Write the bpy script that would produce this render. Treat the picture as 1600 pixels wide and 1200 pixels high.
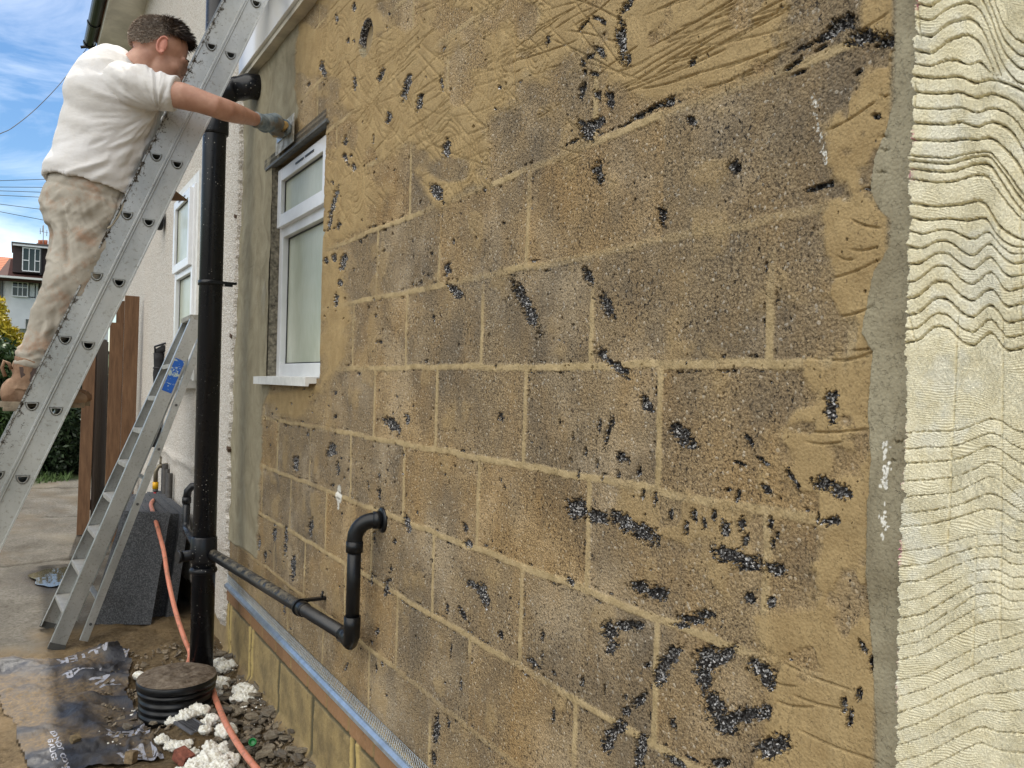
import bpy, bmesh, math, random
import numpy as np
from mathutils import Vector, Matrix
rad = math.radians
random.seed(7); RNG = np.random.default_rng(11)
for o in list(bpy.data.objects): bpy.data.objects.remove(o)
SC = bpy.context.scene; COL = SC.collection

# ------------------------------------------------------------------ camera (wall plane is x = 0, wall runs along +y)
FPX, YAW, PIT, ROLL, DW, HC = 1261.08, .549, .0011, .0262, .9795, 1.5
FW = np.array([math.sin(YAW)*math.cos(PIT), math.cos(YAW)*math.cos(PIT), math.sin(PIT)])
_r = np.array([math.cos(YAW), -math.sin(YAW), 0.]); _u = np.cross(_r, FW)
RT = _r*math.cos(ROLL)+_u*math.sin(ROLL); UP = -_r*math.sin(ROLL)+_u*math.cos(ROLL)
CAM = np.array([-DW, 0., HC])
cd = bpy.data.cameras.new('camera'); cam = bpy.data.objects.new('camera', cd); COL.objects.link(cam)
cd.sensor_width = 36; cd.sensor_fit = 'HORIZONTAL'; cd.lens = FPX/1600*36; cd.clip_start = .02; cd.clip_end = 1000
m = Matrix.Identity(4)
for i in range(3):
    m[i][0], m[i][1], m[i][2], m[i][3] = RT[i], UP[i], -FW[i], CAM[i]
cam.matrix_world = m; SC.camera = cam
SC.render.resolution_x, SC.render.resolution_y = 1024, 768

# ------------------------------------------------------------------ sky, sun, exposure
SUN_AZ, SUN_EL = 7.0, 60.0      # azimuth measured from +y towards +x
world = bpy.data.worlds.new('World'); SC.world = world; world.use_nodes = True
wt = world.node_tree; wt.nodes.clear()
def wn(t, **k):
    n = wt.nodes.new(t)
    for a, b in k.items(): setattr(n, a, b)
    return n
sky = wn('ShaderNodeTexSky', sky_type='NISHITA', sun_disc=False, sun_elevation=rad(SUN_EL), sun_rotation=rad(SUN_AZ))
sky.air_density = 1.0; sky.dust_density = .3; sky.ozone_density = 2.0
bg = wn('ShaderNodeBackground'); bg.inputs['Strength'].default_value = .15
wo = wn('ShaderNodeOutputWorld'); tc = wn('ShaderNodeTexCoord')
mp = wn('ShaderNodeMapping'); mp.inputs['Scale'].default_value = (1, 1, 3.2); mp.inputs['Rotation'].default_value = (0, rad(14), 0)
nz = wn('ShaderNodeTexNoise'); nz.inputs['Scale'].default_value = 3.6; nz.inputs['Detail'].default_value = 9; nz.inputs['Roughness'].default_value = .6; nz.inputs['Distortion'].default_value = .5
cr = wn('ShaderNodeValToRGB'); cr.color_ramp.elements[0].position = .42; cr.color_ramp.elements[1].position = .78
cm = wn('ShaderNodeMix', data_type='RGBA'); cm.inputs[7].default_value = (16.5, 16.0, 15.0, 1)
sep = wn('ShaderNodeSeparateXYZ')
# made-up bright cloud, out of view behind and left, added to light the wall
def wmath(op, a, b=None, c=None, clamp=False):
    n = wn('ShaderNodeMath', operation=op, use_clamp=clamp)
    for i, v in enumerate((a, b, c)):
        if v is None: continue
        if isinstance(v, (int, float)): n.inputs[i].default_value = v
        else: wt.links.new(v, n.inputs[i])
    return n.outputs[0]
wt.links.new(tc.outputs['Generated'], sep.inputs[0]); wt.links.new(tc.outputs['Generated'], mp.inputs[0]); wt.links.new(mp.outputs[0], nz.inputs['Vector']); wt.links.new(nz.outputs['Fac'], cr.inputs[0])
fill_cloud = wmath('ADD', wmath('MULTIPLY', sep.outputs[0], -.58), wmath('MULTIPLY', sep.outputs[1], -.28))
fill_cloud = wmath('ADD', fill_cloud, wmath('MULTIPLY', sep.outputs[2], .76))
fill_cloud = wmath('SUBTRACT', fill_cloud, .62)
fill_cloud = wmath('MULTIPLY', fill_cloud, 3.6, clamp=True)
thin = wmath('MULTIPLY', cr.outputs[0], .34)
fac = wmath('MAXIMUM', thin, wmath('MULTIPLY', fill_cloud, wmath('ADD', wmath('MULTIPLY', nz.outputs['Fac'], .8), .5), clamp=True))
wt.links.new(fac, cm.inputs[0])
hsv = wn('ShaderNodeHueSaturation'); hsv.inputs['Saturation'].default_value = 1.25; hsv.inputs['Value'].default_value = .62
wt.links.new(sky.outputs[0], hsv.inputs['Color']); wt.links.new(hsv.outputs[0], cm.inputs[6])
wt.links.new(cm.outputs[2], bg.inputs[0]); wt.links.new(bg.outputs[0], wo.inputs[0])
sl = bpy.data.lights.new('sun', 'SUN'); sl.energy = 3.6; sl.angle = rad(.6); sl.color = (1, .95, .86)
so = bpy.data.objects.new('sun', sl); COL.objects.link(so)
sd = Vector((math.sin(rad(SUN_AZ))*math.cos(rad(SUN_EL)), math.cos(rad(SUN_AZ))*math.cos(rad(SUN_EL)), math.sin(rad(SUN_EL))))
so.rotation_euler = sd.to_track_quat('Z', 'Y').to_euler(); so.location = sd*30
vs = SC.view_settings; vs.view_transform = 'Standard'; vs.look = 'None'; vs.gamma = 1; vs.exposure = .40

# ------------------------------------------------------------------ survey helpers: a pixel of the photo -> a point on a real plane
def ray(x, y): return FW*FPX+RT*(x-800)-UP*(y-600)
def W(x, y, off=0.):            # on the wall plane, 'off' metres proud of it
    d = ray(x, y); t = (DW-off)/d[0]; return Vector(CAM+d*t)
def G(x, y, z=0.):              # on the ground
    d = ray(x, y); t = (z-HC)/d[2]; return Vector(CAM+d*t)
def Y(x, y, yy):
    d = ray(x, y); t = yy/d[1]; return Vector(CAM+d*t)
def DD(x, y, dist): return Vector(CAM+ray(x, y)*dist/FPX)
def proj(X, Yv, Z):
    vx, vy, vz = X-CAM[0], Yv-CAM[1], Z-CAM[2]
    zc = vx*FW[0]+vy*FW[1]+vz*FW[2]
    return 800+FPX*(vx*RT[0]+vy*RT[1]+vz*RT[2])/zc, 600-FPX*(vx*UP[0]+vy*UP[1]+vz*UP[2])/zc

# ------------------------------------------------------------------ numpy noise
_T = RNG.random((512, 512))
def vnoise(x, y, seed=0):
    x = np.asarray(x, float)+seed*17.31; y = np.asarray(y, float)+seed*9.77
    xi = np.floor(x).astype(int); yi = np.floor(y).astype(int); fx = x-xi; fy = y-yi
    fx = fx*fx*(3-2*fx); fy = fy*fy*(3-2*fy)
    a = _T[xi & 511, yi & 511]; b = _T[(xi+1) & 511, yi & 511]; c = _T[xi & 511, (yi+1) & 511]; d = _T[(xi+1) & 511, (yi+1) & 511]
    return (a*(1-fx)+b*fx)*(1-fy)+(c*(1-fx)+d*fx)*fy
def fbm(x, y, o=4, seed=0, r=.5):
    s = 0; a = 1; t = 0
    for i in range(o):
        s = s+a*vnoise(x*2**i, y*2**i, seed+i*3); t += a; a *= r
    return s/t
def sstep(a, b, x):
    t = np.clip((x-a)/(b-a), 0, 1); return t*t*(3-2*t)

# ------------------------------------------------------------------ object helpers
def tag(o, label=None, cat=None, group=None, kind=None):
    if label: o['label'] = label
    if cat: o['category'] = cat
    if group: o['group'] = group
    if kind: o['kind'] = kind
    return o
def empty(name, loc, label=None, cat=None, group=None):
    o = bpy.data.objects.new(name, None); COL.objects.link(o); o.location = loc; o.empty_display_size = .1
    return tag(o, label, cat, group)
def link(name, me, mat=None, parent=None, smooth=False):
    o = bpy.data.objects.new(name, me); COL.objects.link(o)
    if mat is not None:
        for mm in (mat if isinstance(mat, (list, tuple)) else [mat]): me.materials.append(mm)
    if parent is not None:
        o.parent = parent
        T = Matrix.Translation(parent.location)
        p = parent.parent
        while p is not None: T = Matrix.Translation(p.location) @ T; p = p.parent
        me.transform(T.inverted())
    if smooth: me.polygons.foreach_set('use_smooth', [True]*len(me.polygons))
    return o
class MB:
    """collects world-space shapes, links them as ONE mesh"""
    def __init__(s): s.bm = bmesh.new(); s.mi = 0
    def face(s, vs):
        f = s.bm.faces.new(vs); f.material_index = s.mi; return f
    def box(s, a, b, bev=0):
        a = Vector(a); b = Vector(b)
        return s.obox((a+b)/2, (abs(b.x-a.x), abs(b.y-a.y), abs(b.z-a.z)), Matrix.Identity(3), bev)
    def obox(s, c, size, R=None, bev=0):
        t = bmesh.new(); bmesh.ops.create_cube(t, size=1)
        for v in t.verts: v.co = Vector((v.co.x*size[0], v.co.y*size[1], v.co.z*size[2]))
        if bev: bmesh.ops.bevel(t, geom=t.edges[:], offset=bev, segments=2, affect='EDGES', profile=.7)
        R = R if R is not None else Matrix.Identity(3)
        for v in t.verts: v.co = R @ v.co + Vector(c)
        s.merge(t); return s
    def merge(s, t):
        mp_ = {}
        for v in t.verts: mp_[v] = s.bm.verts.new(v.co)
        for f in t.faces:
            g = s.bm.faces.new([mp_[v] for v in f.verts]); g.material_index = s.mi; g.smooth = f.smooth
        t.free()
    def tube(s, pts, r, n=12, cap=True, flat=None, smooth=True):
        pts = [Vector(p) for p in pts]; rs = r if isinstance(r, (list, tuple)) else [r]*len(pts)
        rings = []; prev = None
        for i, p in enumerate(pts):
            t = (pts[min(i+1, len(pts)-1)]-pts[max(i-1, 0)]).normalized()
            if prev is None:
                a = t.cross(Vector((0, 0, 1)));
                if a.length < .1: a = t.cross(Vector((0, 1, 0)))
                a.normalize()
            else: a = (prev-t*prev.dot(t)).normalized()
            prev = a; b = t.cross(a)
            rings.append([s.bm.verts.new(p+(a*math.cos(2*PI_*k/n)+b*math.sin(2*PI_*k/n))*rs[i]) for k in range(n)])
        for i in range(len(rings)-1):
            for k in range(n):
                f = s.face([rings[i][k], rings[i][(k+1) % n], rings[i+1][(k+1) % n], rings[i+1][k]]); f.smooth = smooth
        if cap: s.face(rings[0][::-1]); s.face(rings[-1])
        return s
    def lathe(s, c, prof, n=32, axis=(0, 0, 1), smooth=True):
        ax = Vector(axis).normalized(); a = ax.orthogonal().normalized(); b = ax.cross(a); c = Vector(c)
        rings = [[s.bm.verts.new(c+ax*h+(a*math.cos(2*PI_*k/n)+b*math.sin(2*PI_*k/n))*max(r, 1e-4)) for k in range(n)] for r, h in prof]
        for i in range(len(rings)-1):
            for k in range(n):
                f = s.face([rings[i][k], rings[i][(k+1) % n], rings[i+1][(k+1) % n], rings[i+1][k]]); f.smooth = smooth
        s.face(rings[0][::-1]); s.face(rings[-1]); return s
    def prism(s, outline, d):     # planar outline (list of Vector) extruded by vector d
        a = [s.bm.verts.new(Vector(p)) for p in outline]; b = [s.bm.verts.new(Vector(p)+Vector(d)) for p in outline]
        s.face(a); s.face(b[::-1]); n = len(a)
        for i in range(n): s.face([a[i], b[i], b[(i+1) % n], a[(i+1) % n]])
        return s
    def ellip(s, c, r, R=None, seg=24, rings=16):
        t = bmesh.new(); bmesh.ops.create_uvsphere(t, u_segments=seg, v_segments=rings, radius=1)
        R = R if R is not None else Matrix.Identity(3)
        for v in t.verts: v.co = R @ Vector((v.co.x*r[0], v.co.y*r[1], v.co.z*r[2]))+Vector(c)
        for f in t.faces: f.smooth = True
        s.merge(t); return s
    def build(s, name, mat, parent=None, smooth=False, fix=True):
        if fix: bmesh.ops.recalc_face_normals(s.bm, faces=s.bm.faces[:])
        me = bpy.data.meshes.new(name); s.bm.to_mesh(me); s.bm.free()
        return link(name, me, mat, parent, smooth)
PI_ = math.pi
def grid_mesh(name, P, keep=None, attrs=None):
    """P: (R,C,3) array -> mesh of quads; keep: (R-1,C-1) bool"""
    Rn, Cn, _ = P.shape
    idx = np.arange(Rn*Cn).reshape(Rn, Cn)
    q = np.stack([idx[:-1, :-1], idx[:-1, 1:], idx[1:, 1:], idx[1:, :-1]], -1)
    q = q[keep] if keep is not None else q.reshape(-1, 4)
    me = bpy.data.meshes.new(name)
    me.vertices.add(Rn*Cn); me.vertices.foreach_set('co', P.reshape(-1).astype(np.float32))
    n = len(q); me.loops.add(n*4); me.loops.foreach_set('vertex_index', q.reshape(-1).astype(np.int32))
    me.polygons.add(n); me.polygons.foreach_set('loop_start', (np.arange(n)*4).astype(np.int32))
    me.update(calc_edges=True); me.polygons.foreach_set('use_smooth', np.ones(n, bool))
    for k, v in (attrs or {}).items():
        a = me.attributes.new(k, 'FLOAT_COLOR', 'POINT')
        c = np.ones((Rn*Cn, 4), np.float32); c[:, :3] = v.reshape(-1, 3); a.data.foreach_set('color', c.reshape(-1))
    me.validate(); return me
def bake(o, mods):
    """apply modifiers through the depsgraph"""
    for t, kw in mods:
        md = o.modifiers.new(t, t)
        for a, b in kw.items(): setattr(md, a, b)
    dg = bpy.context.evaluated_depsgraph_get(); dg.update()
    me = bpy.data.meshes.new_from_object(o.evaluated_get(dg))
    o.modifiers.clear(); old = o.data; o.data = me; bpy.data.meshes.remove(old); return o

# ------------------------------------------------------------------ material helpers
class Mt:
    def __init__(s, name, rough=.8, spec=.3, metal=0.):
        s.m = bpy.data.materials.new(name); s.m.use_nodes = True; s.t = s.m.node_tree; s.t.nodes.clear()
        s.b = s.t.nodes.new('ShaderNodeBsdfPrincipled'); s.o = s.t.nodes.new('ShaderNodeOutputMaterial')
        s.t.links.new(s.b.outputs[0], s.o.inputs[0]); s.b.inputs['Roughness'].default_value = rough
        s.b.inputs['Specular IOR Level'].default_value = spec; s.b.inputs['Metallic'].default_value = metal
        s.tc = s.t.nodes.new('ShaderNodeTexCoord')
    def L(s, a, b): s.t.links.new(a, b)
    def put(s, sock, v):
        if isinstance(v, (int, float)): sock.default_value = v
        elif isinstance(v, tuple):
            if sock.type == 'VALUE': sock.default_value = v[0]
            else: sock.default_value = v if len(v) == 4 or sock.type == 'VECTOR' else v+(1,)
        else: s.L(v, sock)
    def vec(s, scale=(1, 1, 1), rot=(0, 0, 0), src=None):
        n = s.t.nodes.new('ShaderNodeMapping'); n.inputs['Scale'].default_value = scale; n.inputs['Rotation'].default_value = rot
        s.L(src or s.tc.outputs['Object'], n.inputs[0]); return n.outputs[0]
    def noise(s, sc, det=4, ro=.55, v=None, dist=0., col=False):
        n = s.t.nodes.new('ShaderNodeTexNoise'); n.inputs['Scale'].default_value = sc; n.inputs['Detail'].default_value = det
        n.inputs['Roughness'].default_value = ro; n.inputs['Distortion'].default_value = dist
        s.L(v or s.tc.outputs['Object'], n.inputs['Vector']); return n.outputs['Color' if col else 'Fac']
    def vor(s, sc, v=None, feat='F1', out='Distance', rand=1.):
        n = s.t.nodes.new('ShaderNodeTexVoronoi'); n.feature = feat; n.inputs['Scale'].default_value = sc; n.inputs['Randomness'].default_value = rand
        s.L(v or s.tc.outputs['Object'], n.inputs['Vector']); return n.outputs[out]
    def wave(s, sc, v=None, dist=2., det=2, prof='SIN', dirn='X', dscale=1.):
        n = s.t.nodes.new('ShaderNodeTexWave'); n.inputs['Scale'].default_value = sc; n.inputs['Distortion'].default_value = dist; n.inputs['Detail'].default_value = det
        n.inputs['Detail Scale'].default_value = dscale; n.wave_profile = prof; n.bands_direction = dirn
        s.L(v or s.tc.outputs['Object'], n.inputs['Vector']); return n.outputs['Fac']
    def ramp(s, f, stops, interp='LINEAR'):
        n = s.t.nodes.new('ShaderNodeValToRGB'); e = n.color_ramp.elements; n.color_ramp.interpolation = interp
        while len(e) < len(stops): e.new(.5)
        for k, (p, c) in enumerate(stops):
            e[k].position = p; e[k].color = (c, c, c, 1) if isinstance(c, (int, float)) else tuple(c)+(1,)
        s.L(f, n.inputs[0]); return n.outputs[0]
    def mix(s, f, a, b, mode='MIX'):
        n = s.t.nodes.new('ShaderNodeMix'); n.data_type = 'RGBA'; n.blend_type = mode
        s.put(n.inputs[0], f); s.put(n.inputs[6], a); s.put(n.inputs[7], b); return n.outputs[2]
    def math(s, op, a, b=None, clamp=False):
        n = s.t.nodes.new('ShaderNodeMath'); n.operation = op; n.use_clamp = clamp
        s.put(n.inputs[0], a)
        if b is not None: s.put(n.inputs[1], b)
        return n.outputs[0]
    def attr(s, name):
        n = s.t.nodes.new('ShaderNodeAttribute'); n.attribute_name = name
        q = s.t.nodes.new('ShaderNodeSeparateColor'); s.L(n.outputs['Color'], q.inputs[0]); return q.outputs
    def xyz(s, which='Object'):
        q = s.t.nodes.new('ShaderNodeSeparateXYZ'); s.L(s.tc.outputs[which], q.inputs[0]); return q.outputs
    def color(s, c): s.put(s.b.inputs['Base Color'], c); return s
    def rough(s, c): s.put(s.b.inputs['Roughness'], c); return s
    def bump(s, h, strength=.5, dist=.005, prev=None):
        n = s.t.nodes.new('ShaderNodeBump'); n.inputs['Strength'].default_value = strength; n.inputs['Distance'].default_value = dist
        s.L(h, n.inputs['Height'])
        if prev is not None: s.L(prev, n.inputs['Normal'])
        s.L(n.outputs[0], s.b.inputs['Normal']); return n.outputs[0]
def flat(name, c, rough=.6, spec=.4, metal=0., var=.12, sc=30, bump=0.):
    s = Mt(name, rough, spec, metal); n = s.noise(sc, 5, .6)
    c2 = tuple(max(0, v*(1-var*2)) for v in c); c3 = tuple(min(1, v*(1+var)) for v in c)
    s.color(s.ramp(n, [(.3, c2), (.7, c3)]))
    if bump: s.bump(n, .5, bump)
    return s.m
#%%PART2
# ================================================================== MATERIALS (walls)
def wall_material():
    s = Mt('block_and_slurry', .85, .25)
    A = s.attr('mask_a'); B = s.attr('mask_b')       # a: joint, chip, slurry    b: cement, tone, white
    v = s.vec((1, 1, 1))
    fine = s.noise(210, 6, .75); mid = s.noise(60, 5, .6); big = s.noise(5, 4, .6); big2 = s.noise(11, 5, .6, s.vec((1, 1, .5)))
    vor = s.vor(210); vorc = s.vor(210, out='Color'); v2 = s.vor(120); bl = s.noise(3.1, 5, .65)
    # bare block: sandy, grey-brown grit
    c = s.mix(s.ramp(fine, [(.36, 0), (.64, 1)]), (.18, .128, .072), (.60, .455, .265))
    c = s.mix(s.math('MULTIPLY', s.ramp(big, [(.44, 0), (.60, 1)]), .62), c, (.215, .175, .125))
    c = s.mix(s.math('MULTIPLY', s.ramp(big2, [(.45, 0), (.7, 1)]), .5), c, (.47, .315, .145))
    c = s.mix(s.math('MULTIPLY', s.ramp(bl, [(.50, 0), (.64, 1)]), .5), c, (.70, .56, .37))
    c = s.mix(s.ramp(v2, [(.05, .8), (.20, 0)]), c, (.05, .043, .038))
    pits = s.math('MULTIPLY', s.ramp(s.noise(125, 3, .75), [(.57, 0), (.63, 1)]), s.ramp(s.noise(7, 5, .7), [(.38, .12), (.62, 1)]))
    c = s.mix(pits, c, (.04, .035, .033))
    sp = s.ramp(vorc, [(.84, 0), (.88, 1)])
    c = s.mix(s.math('MULTIPLY', sp, .55), c, (.80, .72, .58))
    c = s.mix(1., c, s.ramp(B[1], [(0, (.82, .83, .86)), (.5, (1, .98, .95)), (1, (1.0, .91, .76))]), 'MULTIPLY')
    # slurry coat: smooth ochre
    sc = s.mix(s.ramp(s.noise(14, 6, .65), [(.3, 0), (.7, 1)]), (.255, .175, .078), (.425, .31, .152))
    sc = s.mix(s.math('MULTIPLY', s.ramp(fine, [(.35, 0), (.7, 1)]), .45), sc, (.54, .39, .20))
    sc = s.mix(s.ramp(s.noise(160, 2, .6), [(.66, 0), (.72, .7)]), sc, (.16, .11, .06))
    c = s.mix(A[2], c, sc)
    jc = s.mix(s.ramp(s.noise(22, 5, .65), [(.3, 0), (.7, 1)]), (.33, .245, .12), (.53, .41, .23))
    c = s.mix(s.math('MULTIPLY', A[0], s.ramp(s.noise(9, 4), [(.3, .75), (.55, 1)])), c, jc)
    # cement render
    cc = s.mix(s.ramp(s.noise(7, 6, .65, s.vec((1, 1, .8)), 1.5), [(.32, 0), (.68, 1)]), (.25, .215, .14), (.38, .34, .235))
    cc = s.mix(s.ramp(s.noise(3.2, 4, .6, s.vec((1, 1.4, .7))), [(.6, 0), (.75, .5)]), cc, (.40, .385, .33))
    c = s.mix(B[0], c, cc)
    # broken aggregate: charcoal with glassy white grains
    vorf = s.vor(300, out='Color'); ag = s.mix(s.ramp(vorf, [(.50, 0), (.70, .25), (.78, 1)]), (.038, .034, .033), (.92, .90, .88))
    ag = s.mix(s.ramp(s.vor(230, out='Color'), [(.5, 0), (.9, .5)]), ag, (.15, .135, .125))
    kk = s.ramp(s.math('ADD', A[1], s.math('MULTIPLY', s.math('SUBTRACT', vorc, .5), .75)), [(.42, 0), (.5, 1)])
    c = s.mix(kk, c, ag)
    c = s.mix(B[2], c, (.82, .80, .72))
    s.color(c)
    s.rough(s.mix(kk, (.88,)*3, (.55,)*3))
    rough = s.math('SUBTRACT', 1.0, s.math('MULTIPLY', s.math('MAXIMUM', s.math('MAXIMUM', A[2], A[0]), B[0]), .78))
    h = s.math('MULTIPLY', s.math('ADD', s.math('ADD', fine, s.math('MULTIPLY', vor, -.9)), s.math('MULTIPLY', pits, -1.2)), rough)
    h2 = s.math('MULTIPLY', s.math('MULTIPLY', vor, A[1]), -1.6)
    s.bump(s.math('ADD', h, h2), 1., .0055)
    return s.m
def panel_material():
    s = Mt('cream_basecoat', .8, .25)
    f = s.noise(900, 3, .7); g = s.noise(35, 5, .6)
    c = s.mix(s.ramp(g, [(.3, 0), (.7, 1)]), (.80, .72, .48), (.94, .88, .66))
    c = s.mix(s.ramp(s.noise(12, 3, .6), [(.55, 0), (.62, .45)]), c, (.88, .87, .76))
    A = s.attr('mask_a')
    c = s.mix(A[0], c, (.30, .24, .12)); c = s.mix(s.math('MULTIPLY', A[1], s.ramp(s.noise(300, 2, .5), [(.45, 0), (.55, 1)])), c, (.62, .20, .30))  # groove shadow painted into the coat colour, then pink mesh
    s.color(c); s.bump(f, .8, .0016); return s.m
def dash_material():
    s = Mt('pebbledash', .9, .2)
    v1 = s.vor(150); vc = s.vor(150, out='Color'); g = s.noise(2.2, 5, .6, s.vec((1, 1, .45)))
    c = s.mix(s.ramp(vc, [(.2, 0), (.9, 1)]), (.66, .60, .52), (.90, .88, .83))
    c = s.mix(s.ramp(v1, [(.40, 0), (.8, .7)]), c, (.36, .30, .22))
    c = s.mix(s.ramp(g, [(.45, 0), (.8, .35)]), c, (.70, .60, .50))
    z = s.xyz()[2]
    c = s.mix(s.ramp(s.math('ADD', z, s.math('MULTIPLY', g, .5)), [(.0, .65), (.5, 0)]), c, (.22, .18, .12))
    s.color(c); s.bump(s.math('ADD', s.math('MULTIPLY', v1, -1.), s.math('MULTIPLY', s.noise(60, 4), .6)), .9, .008); return s.m
M = {}
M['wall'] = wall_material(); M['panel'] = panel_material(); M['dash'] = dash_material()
M['upvc'] = flat('white_upvc', (.78, .79, .80), .25, .5, var=.05, sc=8)
M['upvc2'] = flat('white_painted_sill', (.76, .76, .73), .5, .4, var=.08, sc=20, bump=.001)
M['gasket'] = flat('black_gasket', (.02, .02, .022), .5)
M['steel'] = flat('galvanised_steel', (.55, .62, .68), .32, .5, .85, var=.12, sc=25)
M['black_plastic'] = flat('black_plastic', (.007, .008, .010), .3, .35, var=.3, sc=18)
def soil_black():
    s = Mt('black_pipe_spattered', .25, .35)
    n = s.vor(55, out='Distance'); p = s.noise(3, 4); zz = s.xyz()[2]
    msk = s.math('MULTIPLY', s.ramp(n, [(.10, 1), (.16, 0)]), s.ramp(s.noise(6, 3), [(.48, 0), (.6, 1)]))
    c = s.mix(msk, s.mix(p, (.005, .006, .008), (.012, .013, .017)), (.38, .37, .34))
    s.color(c); s.rough(s.mix(msk, s.mix(s.noise(9, 4), (.15,)*3, (.42,)*3), (.9,)*3)); s.bump(s.noise(14, 3), .3, .002); return s.m
M['soil'] = soil_black()
def dirty_waste():
    s = Mt('black_waste_with_mortar', .35, .5)
    n = s.noise(30, 6, .7); xx = s.xyz(); up = s.t.nodes.new('ShaderNodeNewGeometry'); q = s.t.nodes.new('ShaderNodeSeparateXYZ'); s.L(up.outputs['Normal'], q.inputs[0])
    k = s.math('MULTIPLY', s.ramp(q.outputs[2], [(.15, 0), (.6, 1)]), s.ramp(n, [(.42, 0), (.52, 1)]))
    far = s.ramp(xx[1], [(.0, 0), (1., 1)])
    k = s.math('MULTIPLY', k, s.ramp(xx[1], [(.35, .08), (.75, 1)]))
    s.color(s.mix(k, (.014, .015, .018), (.17, .145, .10))); s.rough(s.mix(k, (.3,)*3, (.95,)*3)); s.bump(s.math('MULTIPLY', k, n), .9, .006); return s.m
M['waste'] = dirty_waste()

# ================================================================== THE HOUSE
house = empty('rendered_house', (0, 4.4, 0), 'house under repair with bare concrete block gable, cream combed basecoat panel and white pebbledash beyond', 'house')
# survey of the bed joints and the perpends (metres)
BED = [.642+.2249*k for k in range(-2, 14)]
def perps(z):
    k = int(math.floor((z-.642)/.2249))
    return (.855 if k % 2 == 0 else 1.085)       # rows alternate by half a block
def poly_mask(U, V, pts, soft):
    """signed soft inside-mask of a polygon given in survey pixels"""
    n = len(pts); ins = np.zeros(U.shape, bool); dmin = np.full(U.shape, 1e9, np.float32)
    for i in range(n):
        x1, y1 = pts[i]; x2, y2 = pts[(i+1) % n]
        cond = ((y1 > V) != (y2 > V)) & (U < (x2-x1)*(V-y1)/((y2-y1) if y2 != y1 else 1e-9)+x1); ins ^= cond
        dx, dy = x2-x1, y2-y1; t = np.clip(((U-x1)*dx+(V-y1)*dy)/(dx*dx+dy*dy+1e-9), 0, 1)
        dmin = np.minimum(dmin, np.hypot(U-x1-t*dx, V-y1-t*dy))
    s = np.where(ins, dmin, -dmin)
    return s/soft
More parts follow.
